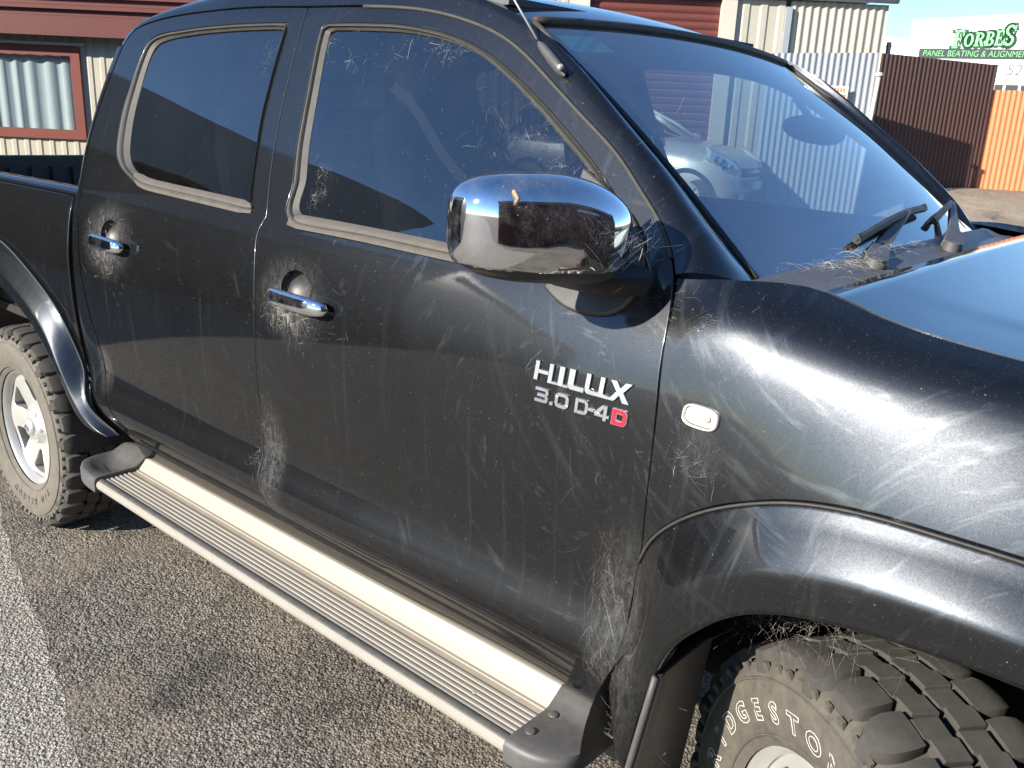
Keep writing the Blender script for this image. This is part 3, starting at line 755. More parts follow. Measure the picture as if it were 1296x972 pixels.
# ---- cowl panel at the foot of the windscreen
rows = []
for k, (t, dz) in enumerate(((0, -.004), (.02, .001), (.12, -.002), (.35, -.016), (.65, -.020), (.9, -.018), (1.05, -.012))):
    r = []
    for y in np.linspace(-.72, .72, 33):
        yy = max(-.655, min(.655, y)); a = ws_bot(yy); a = np.array([a[0], y, a[2]])
        b = np.array(bonnet(-.262, max(-1, min(1, y/.72)))); b[1] = y
        p = a+(b-a)*t; r.append((p[0], p[1], p[2]+dz))
    rows.append(r)
g = Geo(); g.grid(rows, flip=True); cowl = g.build("cowl_panel", M['grey_plastic'], truck, sharp=50)
# plug between pillar foot, fender and cowl
g = Geo(); g.box((-.38, -.735, 1.262), (.16, .10, .03)); g.build("cowl_end", M['dark'], cowl)

# ---- windscreen glass, black border, rubber
g = Geo(); vs = np.linspace(0, 1, 22); uu = np.linspace(-1, 1, 30)
g.grid([[ws(u, v, .0) for u in uu] for v in vs]); wsc = g.build("windscreen", M['clear_glass'], truck, smooth=True)
g = Geo()
def fr(u, v): return ws(u, v, -.006)
for (a, b) in ((0, .11), (.972, 1.0)): g.grid([[fr(u, v) for u in uu] for v in np.linspace(a, b, 4)])
for s_ in (-1, 1): g.grid([[fr(s_*k, v) for v in np.linspace(.0, 1, 16)] for k in (1.0, .985, .968)])
g.build("windscreen_border", M['black_rubber'], wsc, smooth=True)
g = Geo()
g.tube([ws(u, 1.004, .002) for u in uu], .010, 8)
for s_ in (-1, 1): g.tube([ws(s_*1.004, v, .001) for v in vs], .006, 8)
g.build("windscreen_seal", M['black_rubber'], wsc, smooth=True)
g = Geo(); g.grid([[ws(u, v, -.008) for u in np.linspace(-.93, -.72, 5)] for v in np.linspace(.87, .955, 4)]); t = NT("teal_patch"); t.P(Base_Color=C4(.10, .48, .55), Roughness=.5); M['teal'] = t.m
g.build("windscreen_patch", t.m, wsc)  # teal patch inside the glass at its upper near corner

# ---- chrome pull handles
def handle(parent, x0, x1, z, slope):
    rows = []; n = 26
    for i in range(n):
        t = i/(n-1); x = x0+(x1-x0)*t; zc = z+slope*(x-x0)
        e = max(.05, (1-abs(2*t-1)**5)**(1/2.6))                      # rounded ends
        out = .026*(1-abs(2*t-1)**4*.55)+.006
        b = sidept(x, zc, 0); N_ = sidenrm(x, zc); up = np.array([0, 0, 1.])-N_*N_[2]
        r = []
        for k in range(18):
            a = 2*math.pi*k/18; c, s_ = math.cos(a), math.sin(a)
            r.append(b+N_*(out+.0115*e*math.copysign(abs(c)**.8, c))+up*(.0195*e*math.copysign(abs(s_)**.75, s_)))
        rows.append(r)
    g = Geo(); g.grid(rows, cv=True); b0 = len(g.V)
    g.F += [tuple(range(18))[::-1], tuple(range((n-1)*18, n*18))]; g.I += [0, 0]
    h = g.build("door_handle", M['chrome'], parent, sharp=50)
    for xx in (x0+.025, x1-.045):
        b = sidept(xx, z+slope*(xx-x0), 0); N_ = sidenrm(xx, z)
        g = Geo(); g.tube([b-N_*.002, b+N_*.026], [.012, .010], 10)
        g.build("handle_mount", M['black_plastic'], h, sharp=50)
    x = x0+(x1-x0)*.93; b = sidept(x, z+slope*(x-x0), 0)
    return h
handle(front_door, -1.462, -1.245, 1.138, -.02)
handle(rear_door, -2.338, -2.142, 1.156, -.02)

# ---- door mirror
def mirror_shape(parent):
    c = Vector((-.580, -1.000, 1.386))
    a = math.radians(-30)                       # outer end swept back
    ex = Vector((math.cos(a), math.sin(a), 0)); ey = Vector((math.sin(a), -math.cos(a), 0))   # ex forward, ey outward
    # ey points outboard and slightly back
    rz, ry, dx = .079, .139, .078
    def pt(u, v, f):      # u outboard -1..1, v up -1..1 on a rounded square, f 0 rim .. 1 nose
        p = 2.9; s_ = (1-f**3.0)**(1/2.6) if f < 1 else 0
        zz = v*rz*s_*(1-.10*u*0); yy = u*ry*s_
        if v > 0 and u < 0: zz *= 1-.42*(-u)**1.6
        zz = zz*(1-.06*(yy/ry)) + .004*(yy/ry)
        return c+ex*(dx*f-.02-.018*(yy/ry)**2)+ey*yy+Vector((0, 0, zz))
    n = 72; loop_ = []
    for i in range(n):
        t = 2*math.pi*i/n; cu, su = math.cos(t), math.sin(t)
        p = 3.8; k = (abs(cu)**p+abs(su)**p)**(-1/p); loop_.append((cu*k, su*k))
    fs = [0, .06, .14, .24, .36, .48, .6, .7, .79, .87, .93, .97, .992, 1.0]
    rows = [[pt(u, v, f) for u, v in loop_] for f in fs]
    zcut = c.z-.050
    back = [[c+ex*(-.02-.018*u*u-.006*k)+ey*(u*ry*(1-.02*k*k))+Vector((0, 0, (v*rz*(1-.06*u)*(1-.42*(-u)**1.6 if v > 0 and u < 0 else 1)+.004*u)*(1-.02*k*k))) for u, v in loop_] for k in (0, 1, 2, 3)]
    # chrome cap above the cut, black shell below
    
    allr = back[::-1]+rows[1:]
    F_ = Geo(); F_.grid(allr, cv=True)
    V = [Vector(v) for v in F_.V]
    low = None
    def weld(g, name, mat, par, grow=0., cut=False):
        o = g.build(name, mat, par, smooth=True)
        bm = bmesh.new(); bm.from_mesh(o.data); bmesh.ops.remove_doubles(bm, verts=bm.verts, dist=1e-5); bmesh.ops.recalc_face_normals(bm, faces=bm.faces); bm.normal_update()
        if cut: bmesh.ops.bisect_plane(bm, geom=bm.verts[:]+bm.edges[:]+bm.faces[:], plane_co=(c.x, c.y, zcut), plane_no=(.05, 0, 1), clear_inner=True)
        if grow:
            nn = {v.index: v.normal.copy() for v in bm.verts}
            for v in bm.verts: v.co += v.normal*grow
        bmesh.ops.recalc_face_normals(bm, faces=bm.faces)
        bm.to_mesh(o.data); bm.free(); o.data.polygons.foreach_set('use_smooth', [True]*len(o.data.polygons)); return o
    # full inner shell in black, slightly smaller; chrome cap proud of it
    sh = weld(F_, "door_mirror", M['black_plastic'], parent, -.0)
    cp = weld(F_, "mirror_cover", M['chrome'], sh, .0022, True)
    m = cp.modifiers.new('thick', 'SOLIDIFY'); m.thickness = .003; m.offset = 1
    # dark seam line under the cap and a slim vent lip
    # glass on the back
    g = Geo(); r0 = [c-ex*(.045+.012*u*u)+ey*(u*ry*.9)+Vector((0, 0, v*rz*.88)) for u, v in loop_]
    g.add(r0, [tuple(range(n))]); g.build("mirror_glass", M['chrome'], sh)
    # arm and base
    g = Geo()
    arm = [(-.605, -.965, 1.325), (-.600, -.925, 1.309), (-.592, -.885, 1.301), (-.585, -.845, 1.298), (-.58, -.80, 1.295)]
    rowsA = []
    for i, p in enumerate(arm):
        t = i/(len(arm)-1); w_, h_ = .046+.040*t*t, .019+.014*t*t
        rowsA.append([Vector(p)+Vector((w_*math.copysign(abs(math.cos(q))**.7, math.cos(q)), 0, h_*math.copysign(abs(math.sin(q))**.7, math.sin(q)))) for q in [2*math.pi*k/20 for k in range(20)]])
    g.grid(rowsA, cv=True); g.build("mirror_arm", M['black_plastic'], sh, smooth=True)
    base = loop(spl([(-.700, 1.462), (-.655, 1.440), (-.600, 1.408), (-.556, 1.372), (-.530, 1.325), (-.528, 1.285), (-.550, 1.255), (-.59, 1.243), (-.65, 1.246), (-.70, 1.268)], .012), lin([(-.70, 1.268), (-.700, 1.462)], .02))
    panel("mirror_base", base, [], side(.011), M['black_plastic'], sh, step=.02, gap=0, rl=.006, depth=.016)
    return sh
mirror_shape(front_door)

# ---- raised badge on the front door
def badge(parent):
    def letter(strokes, x0, z0, wd, ht, mat, name, th=.0045, shear=.10, holes=None):
        g = Geo()
        def P3(px, pz, o):
            x = x0+px*wd+shear*(pz-.5)*ht*.5; z = z0+pz*ht
            return Vector(sidept(x, z, o))
        for st in strokes:      # each stroke is a polygon in unit space
            n = len(st); k = strokes.index(st)
            front = [P3(a, b, th+.00013*k) for a, b in st]; back = [P3(a, b, -.001) for a, b in st]
            F = [tuple(range(n)) if area(st) > 0 else tuple(range(n))[::-1]]
            for i in range(n):
                q = (i, n+i, n+(i+1) % n, (i+1) % n); F.append(q if area(st) > 0 else q[::-1])
            g.add(front+back, F)
        o = g.build(name, mat, parent); bevel_obj(o, .0006, 1); return o
    def R(a, b, c, d): return [(a, b), (c, b), (c, d), (a, d)]
    B = M['badge_chrome']; H = .034; z0 = 1.1105
    w_ = .046
    letter([R(0, 0, .23, 1), R(.77, 0, 1, 1), R(.23, .38, .77, .58)], -.688, z0, .040, H, B, "badge_letter")
    letter([R(0, 0, 1, 1), R(-1.15, 0, 0, .14), R(1, 0, 2.0, .14)], -.6355, z0, .0115, H, B, "badge_letter")
    letter([R(0, .22, .34, 1), [(0, .22), (.05, .08), (.16, 0), (1, 0), (1, .22), (.42, .22), (.34, .3), (.34, .30)]], -.614, z0, .034, H, B, "badge_letter")
    letter([R(0, .25, .24, 1), R(.73, .25, .97, 1), [(0, .25), (.04, .09), (.15, 0), (1.25, 0), (1.25, .16), (.97, .2), (.97, .25), (.70, .25), (.70, .22), (.35, .22), (.27, .27)]], -.579, z0, .0385, H, B, "badge_letter")
    letter([[(0, 1), (.30, 1), (.50, .68), (.70, 1), (1, 1), (.66, .5), (1, 0), (.68, 0), (.50, .33), (.36, .10), (.28, .0), (-.25, 0), (-.25, .14), (.12, .16), (.34, .5)]], -.532, z0, .043, H, B, "badge_letter")
    h = .0265; z1 = 1.0725
    def dshape(t=.24):  # D as outer ring pieces
        return [R(0, 0, t, 1), [(t, 0), (.7, 0), (.7, t*.95), (t, t*.95)], [(t, 1-t*.95), (.7, 1-t*.95), (.7, 1), (t, 1)], [(.7, 0), (.88, .06), (1, .24), (1, .76), (.88, .94), (.7, 1), (.7, 1-t*.95), (.76, .68), (.76, .32), (.7, t*.95)]]
    def oshape(t=.24): return [[(0, .25), (t, .30), (t, .70), (0, .75)], [(1-t, .30), (1, .25), (1, .75), (1-t, .70)], [(0, .25), (.10, .07), (.28, 0), (.72, 0), (.9, .07), (1, .25), (1-t, .30), (.70, t), (.30, t), (t, .30)], [(t, .70), (.30, 1-t), (.70, 1-t), (1-t, .70), (1, .75), (.9, .93), (.72, 1), (.28, 1), (.10, .93), (0, .75)]]
    letter([R(0, 0, .75, .22), R(0, .78, .75, 1), R(.18, .39, .75, .61), [(.75, 0), (.95, .06), (1, .18), (1, .40), (.9, .5), (1, .6), (1, .82), (.95, .94), (.75, 1), (.75, .78), (.78, .70), (.75, .61), (.75, .39), (.78, .3), (.75, .22)]], -.683, z1, .030, h, B, "badge_letter", .0035)
    letter([R(0, 0, 1, .25)], -.650, z1, .008, h, B, "badge_letter", .0035)
    letter(oshape(), -.639, z1, .030, h, B, "badge_letter", .0035)
    letter(dshape(), -.596, z1, .028, h, B, "badge_letter", .0035)
    letter([R(0, .36, 1, .60)], -.568, z1, .012, h, B, "badge_letter", .0035)
    letter([R(.58, 0, .82, 1), R(.0, .20, 1, .40), [(0, .40), (.30, .40), (.62, .82), (.62, 1), (.46, 1), (0, .46)]], -.555, z1, .030, h, B, "badge_letter", .0035)
    letter([[(p[0]*1.1-.05, p[1]*1.08-.04) for p in q] for q in dshape(.34)], -.520, z1, .028, h, M['badge_chrome'], "badge_letter", .0030)
    letter(dshape(.27), -.520, z1, .028, h, M['red_enamel'], "badge_letter", .0042)
badge(front_door)

# ---- side step
sy = -.0
step = empty("running_board", truck)
def extr(g, prof, x0, x1, n=24):
    # the board runs level; y, z profile
    rows = []
    for y, z in prof: rows.append([(x0+(x1-x0)*i/n, y, z+.016*((x0+(x1-x0)*i/n)+.6)/-1.85) for i in range(n+1)])
    g.grid(rows, flip=True)
X0, X1 = -2.34, -.64
g = Geo(); extr(g, [(-.915, .380), (-.938, .383), (-.949, .390), (-.9525, .400), (-.951, .410), (-.945, .4145)], X0, X1); g.build("outer_trim", M['aluminium'], step, sharp=40)
g = Geo(); extr(g, [(-.9455, .4125), (-.9435, .4175), (-.939, .4195), (-.933, .4200), (-.929, .4185), (-.9285, .413)], X0, X1); g.build("rubber_strip", M['step_black'], step, sharp=40)
g = Geo(); extr(g, [(-.930, .4135), (-.80, .4165), (-.80, .40)], X0, X1); g.build("tread_plate", M['step_alu'], step, sharp=40)
for k in range(8):
    y = -.9195+k*.0138
    if k == 6: continue
    g = Geo(); extr(g, [(y-.0040, .4138), (y-.0034, .4166+.0003*k), (y, .4174+.0003*k), (y+.0034, .4166+.0003*k), (y+.0040, .4138)], X0, X1, 12); g.build("tread_rib", M['aluminium'], step, sharp=40)
g = Geo(); extr(g, [(-.822, .4165), (-.817, .4195), (-.800, .436), (-.782, .458), (-.775, .470), (-.770, .473), (-.764, .470), (-.762, .45)], X0-.02, X1+.02); g.build("inner_kick_panel", M['step_inner'], step, sharp=60)
g = Geo(); g.tube([(x, -.769, .478+.016*(x+.6)/-1.85) for x in np.linspace(X0-.02, X1+.02, 20)], .005, 6); g.build("edge_rubber", M['black_rubber'], step, smooth=True)
g = Geo(); g.box((-1.49, -.80, .388), (1.66, .20, .030)); g.build("board_underside", M['dark'], step)
# brackets
for x in (-2.1, -1.45, -.85):
    g = Geo(); g.box((x, -.70, .40), (.06, .26, .03)); g.build("step_bracket", M['dark'], step)
# moulded end caps
def endcap(xa, xb, zoff, sgn):
    rows = []; n = 14
    for i in range(n+1):
        t = i/n; x = xa+(xb-xa)*t; k = max(0.0, 1-t**2.6)**(1/2.2)
        yo = -.957+.075*(1-k)*1.0; yi = -.752-.02*(1-k)
        zt = .4255+zoff; zb = .372+zoff+.015*(1-k)
        hump = .052*(1-abs(2*t-1)**2)*(1 if sgn < 0 else .15)
        r = []
        for (fy, fz) in ((0, .15), (0, .75), (.02, .93), (.06, 1.0), (.2, 1.02), (.4, 1.02), (.6, 1.02), (.66, 1.08), (.76, 1.35), (.86, 1.65), (.93, 1.72), (1, 1.6), (1, .2), (.9, .0), (.1, 0)):
            y = yo+(yi-yo)*fy; z = zb+(zt-zb)*fz*(1 if fz <= 1 else 1)
            if fz > 1.03: z = zt+(z-zt)*(.95 if sgn > 0 else 1.0)*(.5+.5*k)
            if sgn < 0 and .15 < fy < .7: z -= 0.030*math.sin(math.pi*(fy-.15)/.55)*math.sin(math.pi*min(1, t*1.05))*.9
            r.append((x, y, z))
        rows.append(r)
    g = Geo(); g.grid(rows, cv=True, flip=sgn > 0)
    m_ = len(rows[0]); g.F += [tuple(range(m_)), tuple(range(n*m_, n*m_+m_))[::-1]]; g.I += [0, 0]
    return g.build("end_cap", M['grey_plastic'], step, sharp=48)
ec = endcap(-.655, -.525, 0.0, 1)
ec2 = endcap(-2.318, -2.50, .016, -1)
for (x, y) in ((-.632, -.905), (-.632, -.835)):
    g = Geo(); g.lathe([(.0, .0), (.006, .0), (.0095, -.001), (.0105, -.003)], 16); o = g.build("screw", M['step_black'], ec, sharp=40)
    o.location = (x, y, .4315); o.rotation_euler = (math.pi/2, 0, 0)
for (x, y) in ((-.80, -.88), (-1.35, -.88), (-1.95, -.88), (-1.06, -.83), (-1.66, -.83)):
    g = Geo(); g.lathe([(.0, .0), (.005, .0), (.007, -.002)], 12); o = g.build("screw", M['aluminium'], step, sharp=40)
    o.location = (x, y, .4195); o.rotation_euler = (math.pi/2, 0, 0)

# ---- wheels
NB = 32
def tread_meshes():
    ms = {}
    def blk(name, poly, r0, r1):
        # poly in (angle fraction of a pitch, y); laid on the tyre crown at angle 0
        da = 2*math.pi/NB
        def crown(y): return r1-.95*max(0, abs(y)-.085)**2*8
        V = []; n = len(poly)
        cxp = sum(p[0] for p in poly)/n; cyp = sum(p[1] for p in poly)/n
        for rr, sh in ((0, 1.03), (1, 1.0), (2, .97)):
            for (a, y) in poly:
                a2 = (cxp+(a-cxp)*sh)*da; y2 = cyp+(y-cyp)*sh
                r = (r0 if rr == 0 else crown(y2)-(.0025 if rr == 1 else 0))
                V.append((r*math.sin(a2), y2, r*math.cos(a2)))
        ccw_ = area([(p[0]*da*r1, p[1]) for p in poly]) > 0
        F = []
        for k in (0, 1):
            for i in range(n):
                q = (k*n+i, k*n+(i+1) % n, (k+1)*n+(i+1) % n, (k+1)*n+i); F.append(q)
        F.append(tuple(range(2*n, 3*n)))
        if ccw_: F = [f[::-1] for f in F]
        me = bpy.data.meshes.new(name); me.from_pydata(V, [], F); me.materials.append(M['tread']); me.update(); 
        bm = bmesh.new(); bm.from_mesh(me); bmesh.ops.recalc_face_normals(bm, faces=bm.faces); bm.to_mesh(me); bm.free()
        return me
    def shoulder(name, ys, r0, r1, inv):
        da = 2*math.pi/NB; V = []; F = []; m_ = 6
        def crown(y): return r1-8*max(0, abs(y)-.088)**2
        for y, a0, a1 in ys:
            for j in range(m_):
                a = (a0+(a1-a0)*(j-1)/(m_-3)) if 0 < j < m_-1 else (a0-.03 if j == 0 else a1+.03)
                r = crown(y)-(.0 if 0 < j < m_-1 else 0)
                if j in (0, m_-1): r = r0-(.02 if abs(y) > .12 else 0)
                elif j in (1, m_-2): r -= .0012
                V.append((r*math.sin(a*da), -y if inv else y, r*math.cos(a*da)))
        nY = len(ys); F = [(i*m_+j, i*m_+j+1, (i+1)*m_+j+1, (i+1)*m_+j) for i in range(nY-1) for j in range(m_-1)]
        for e in (0, nY-1):
            b = len(V); y = ys[e][0]
            for j in range(1, m_-1):
                v = V[e*m_+j]; a = math.atan2(v[0], v[2]); rb = r0-(.022 if e else 0); V.append((rb*math.sin(a), v[1]+(0 if not e else (.004 if inv else -.004)), rb*math.cos(a)))
            F += [(e*m_+j, e*m_+j+1, b+j, b+j-1) for j in range(1, m_-2)]+[(e*m_, e*m_+1, b), (e*m_+m_-2, e*m_+m_-1, b+m_-3)]
        me = bpy.data.meshes.new(name); me.from_pydata(V, [], F); me.materials.append(M['tread'])
        bm = bmesh.new(); bm.from_mesh(me); bmesh.ops.recalc_face_normals(bm, faces=bm.faces); bm.to_mesh(me); bm.free()
        me.polygons.foreach_set('use_smooth', [True]*len(me.polygons)); me.set_sharp_from_angle(angle=math.radians(28)); return me
    A_ = [(-.058, -.40, .36), (-.072, -.42, .40), (-.090, -.42, .42), (-.108, -.38, .40), (-.121, -.28, .30), (-.128, -.16, .18)]
    B_ = [(-.058, -.40, .36), (-.072, -.42, .40), (-.090, -.42, .42), (-.106, -.40, .41), (-.115, -.36, .36), (-.119, -.30, .30)]
    sh = [(-.36, -.060), (.30, -.066), (.36, -.085), (.30, -.108), (.12, -.127), (-.14, -.127), (-.33, -.108), (-.40, -.085)]
    sh2 = [(-.36, -.060), (.30, -.066), (.36, -.085), (.33, -.105), (.26, -.118), (-.26, -.118), (-.36, -.105), (-.40, -.085)]
    c1_ = [(-.45, -.054), (-.03, -.055), (.02, -.047), (.46, -.045), (.52, -.003), (.08, -.004), (.03, -.011), (-.42, -.010)]
    ms['s'] = shoulder("tread_block", A_, .352, .3775, False); ms['s2'] = shoulder("tread_block", B_, .352, .3775, False); ms['c'] = blk("tread_block", c1_, .350, .377)
    ms['si'] = shoulder("tread_block", A_, .352, .3775, True); ms['si2'] = shoulder("tread_block", B_, .352, .3775, True); ms['ci'] = blk("tread_block", [(-a, -y) for a, y in c1_], .350, .377)
    return ms
TM = tread_meshes()
def alloy_rim(name, parent, loc, rot):
    # face with six openings: laid out flat in (x, z), dished by radius
    def fz(x, z):
        r = np.hypot(x, z)
        y = -.092+.030*np.clip((r-.05)/.13, 0, 1)**1.4*0 + .020*np.clip((r-.045)/.03, 0, 1) - .012*np.clip((r-.08)/.10, 0, 1)
        a = np.arctan2(z, x); sp = np.cos(6*a)
        return np.stack([x, y+.006*(1-sp)*.5*np.clip((r-.05)/.05, 0, 1), z], 1)
    holes = []
    for k in range(6):
        a = math.radians(30+60*k)
        h = []
        for (rr, aa) in ((.092, -6), (.092, 6), (.108, 10.5), (.14, 14), (.166, 16.5), (.180, 14.5), (.185, 7), (.186, 0), (.185, -7), (.180, -14.5), (.166, -16.5), (.14, -14), (.108, -10.5)):
            h.append((rr*math.cos(a+math.radians(aa)), rr*math.sin(a+math.radians(aa))))
        hs = spl(h+[h[0]], .008)[:-1]; holes.append(hs)
    w_ = panel(name, ellipse(0, 0, .202, .202, 90), holes, lambda x, z: fz(np.asarray(x, float), np.asarray(z, float)), M['alloy'], parent, step=.013, gap=0, rl=.004, depth=.02, hole_depth=.045)
    w_.location = loc; w_.rotation_euler = rot
    g = Geo(); g.lathe([(.198, -.082), (.203, -.098), (.211, -.108), (.217, -.106), (.217, -.098), (.203, -.085), (.197, -.06), (.190, .0), (.19, .10), (.214, .11)], 96); g.build("rim_barrel", M['alloy'], w_, sharp=40)
    g = Geo(); g.lathe([(.188, .0), (.14, -.005), (.05, -.02), (.0, -.02)], 48); g.build("brake_disc", M['dark'], w_, smooth=True)
    g = Geo(); g.lathe([(0, -.108), (.018, -.107), (.031, -.102), (.036, -.094), (.036, -.085)], 40); hc = g.build("hub_cap", M['alloy'], w_, sharp=40)
    g = Geo()    # raised ring emblem on the cap
    for (rx, rz, oz) in ((.016, .011, 0), (.006, .011, 0), (.012, .0045, .004)):
        g.tube([(rx*math.cos(t), -.1085, oz+rz*math.sin(t)) for t in np.linspace(0, 2*math.pi, 25)], .0011, 5)
    for k in range(6):
        a = math.radians(60*k); cx, cz = .057*math.cos(a), .057*math.sin(a)
        g2 = Geo(); g2.lathe([(0, -.088), (.006, -.088), (.0085, -.085), (.0085, -.06)], 6, c=(cx, 0, cz)); g2.build("wheel_nut", M['alloy'], w_, sharp=30)
    g.build("hub_emblem", M['chrome'], w_, smooth=True)
    return w_
def wheel(loc, rot, a0, tyre_mat, blocks=True):
    w_ = alloy_rim("wheel", truck, loc, rot)
    prof = [(.214, .112), (.222, .118), (.25, .130), (.28, .1355), (.31, .134), (.33, .129), (.345, .120), (.352, .105), (.3555, .06), (.357, 0)]
    prof = prof+[(r, -y) for r, y in prof[::-1][1:]]
    # raised rib lines on the wall
    P = []
    for r, y in prof: P.append((r, y))
    g = Geo(); g.lathe([(r, y) for r, y in prof], 128)
    g.build("tyre", tyre_mat, w_, smooth=True)
    g = Geo()
    for rr, yy in ((.322, -.1325), (.233, -.1245)): g.lathe([(rr-.003, yy+.001), (rr-.001, yy-.0018), (rr+.001, yy-.0016), (rr+.003, yy+.002)], 96)
    for k in range(64):      # side biters
        a = a0+2*math.pi*(k+.5)/64; R_ = Matrix.Rotation(a, 3, 'Y')
        L = .016 if k % 2 else .026
        g.box(R_ @ Vector((0, -.1255, .3445-L*.35)), (.013, .006, L), R_ @ Matrix.Rotation(.30, 3, 'X'))
    g.build("sidewall_ribs", tyre_mat, w_)['kind'] = 'stuff'
    if blocks:
        for k in range(NB):
            for key, off in ((('s' if k % 2 else 's2'), 0), (('si' if k % 2 else 'si2'), .45), ('c', .25), ('ci', .7)):
                o = bpy.data.objects.new("tread_block", TM[key]); link(o, w_); o.rotation_euler = (0, a0+2*math.pi*(k+off)/NB, 0)
    return w_
ST_ = .60
WF = wheel((-.0385, -.7665, .388), (0, 0, -ST_), .05, M['tyre'])
WR = wheel((-3.085, -.748, .376), (0, 0, 0), .1, M['muddy_tyre'])
for ch in WR.children:
    if ch.name.startswith('tread_block'): pass
WF.scale = (1.025, 1.0, 1.025)
# raised white outlined letters on the front tyre
def tyre_text(word, wl_, a_first, da, r, size, thick, mat):
    for i, chh in enumerate(word):
        if chh == ' ': continue
        cu = bpy.data.curves.new("letter", 'FONT'); cu.body = chh; cu.size = size; cu.fill_mode = 'NONE'; cu.bevel_depth = thick; cu.bevel_resolution = 0; cu.align_x = 'CENTER'; cu.offset = size*.03; cu.resolution_u = 3
        tmp = bpy.data.objects.new("letter", cu); COL.objects.link(tmp)
        dg = bpy.context.evaluated_depsgraph_get(); me = bpy.data.meshes.new_from_object(tmp.evaluated_get(dg))
        bpy.data.objects.remove(tmp)
        a = math.radians(a_first-da*i)
        for v in me.vertices:
            x, y = v.co.x*1.0, v.co.y
            rr = r+y; aa = a-x/r
            wall = -.1375 if rr < .31 else -.1345
            yy = np.interp(rr, [.222, .25, .28, .31, .33], [-.118, -.130, -.1355, -.134, -.129])-.0008
            v.co = (rr*math.cos(aa), yy+v.co.z*.6, rr*math.sin(aa))
        me.materials.clear(); me.materials.append(mat)
        link(bpy.data.objects.new("tyre_letter", me), wl_)
tyre_text("BRIDGESTONE", WF, 183, 11.4, .257, .046, .00085, M['white_print'])
tyre_text("DUELER M/T", WR, 250, -7.5, .262, .030, .0007, M['rubber_seal'])
# far-side wheels seen under the truck
for src, loc, rz in ((WF, (-.047, .761, .376), math.pi-ST_), (WR, (-3.085, .748, .376), math.pi)):
    o = src.copy(); link(o, truck); o.location = loc; o.rotation_euler = (0, 0, rz)
    for ch in src.children:
        if ch.name.startswith(('tyre', 'rim_barrel')) and not ch.name.startswith('tyre_letter'): c = ch.copy(); link(c, o)

# ---- mud flaps
def mudflap(xt, zt, zb, y0, y1, lean):
    rows = []
    for k in range(9):
        t = k/8; z = zt+(zb-zt)*t
        rows.append([(xt-lean*t+.012*math.sin(5*(y-y0))*t+.006*(1 if j in (0, 8) else 0), y, z) for j, y in enumerate(np.linspace(y0, y1-.05*(1-t), 9))])
    g = Geo(); g.grid(rows); o = g.build("mud_flap", M['black_plastic'], truck, smooth=True)
    m = o.modifiers.new('t', 'SOLIDIFY'); m.thickness = .012; bevel_obj(o, .003)
    g = Geo(); g.tube([(r[0][0]+.002, r[0][1]-.002, r[0][2]) for r in rows], .006, 6); g.build("flap_edge", M['grey_plastic'], o, smooth=True)
mudflap(-.375, .69, .20, -.925, -.70, .085)
mudflap(-3.56, .56, .20, -.90, -.62, .05)

# ---- underbody
g = Geo(); g.box((-1.7, 0, .56), (5.2, .95, .14)); g.box((-1.45, 0, .50), (1.9, 1.52, .05))
for s_ in (-1, 1): g.box((-1.7, s_*.42, .47), (5.0, .09, .12))
g.tube([(-3.085, -.70, .376), (-3.085, .70, .376)], .05, 10); g.tube([(-.05, -.6, .38), (-.05, .6, .38)], .035, 8)
g.build("chassis", M['dark'], truck)
# ---- grille end and bumper beyond the frame, plain but closed
g = Geo(); g.box((.80, 0, .86), (.05, 1.30, .60)); g.build("front_panel", P_, truck)

# ---- antenna on the pillar
a0_, a1_ = np.array([-.893, -.668, 1.682]), np.array([-.803, -.695, 1.620])
dv_ = (a1_-a0_)/np.linalg.norm(a1_-a0_); nn_ = np.array([.35, -.85, .42]); nn_ /= np.linalg.norm(nn_); sd_ = np.cross(dv_, nn_)
rows = []
for i in range(11):
    t = i/10; p = a0_+(a1_-a0_)*t; e = max(.12, (1-abs(2*t-1)**4)**.5); wv = (.0085+.003*t)*e; hv = (.010+.010*t)*e
    rows.append([p+sd_*wv*math.cos(q)+nn_*hv*math.sin(q) for q in [2*math.pi*k/14 for k in range(14)]])
g = Geo(); g.grid(rows, cv=True); g.F += [tuple(range(14)), tuple(range(140, 154))[::-1]]; g.I += [0, 0]
an = g.build("antenna", M['grey_plastic'], truck, smooth=True)
g = Geo(); g.tube([a0_+nn_*.010, a0_+nn_*.012+np.array([-.075, -.0, .088]), a0_+nn_*.012+np.array([-.36, .0, .42])], .0021, 8); g.build("antenna_rod", M['alloy'], an, smooth=True)
g = Geo(); g.lathe([(0, -.004), (.005, -.003), (.006, .003)], 12); o = g.build("antenna_screw", M['alloy'], an, smooth=True); o.location = tuple(a1_+nn_*.018-dv_*.012)

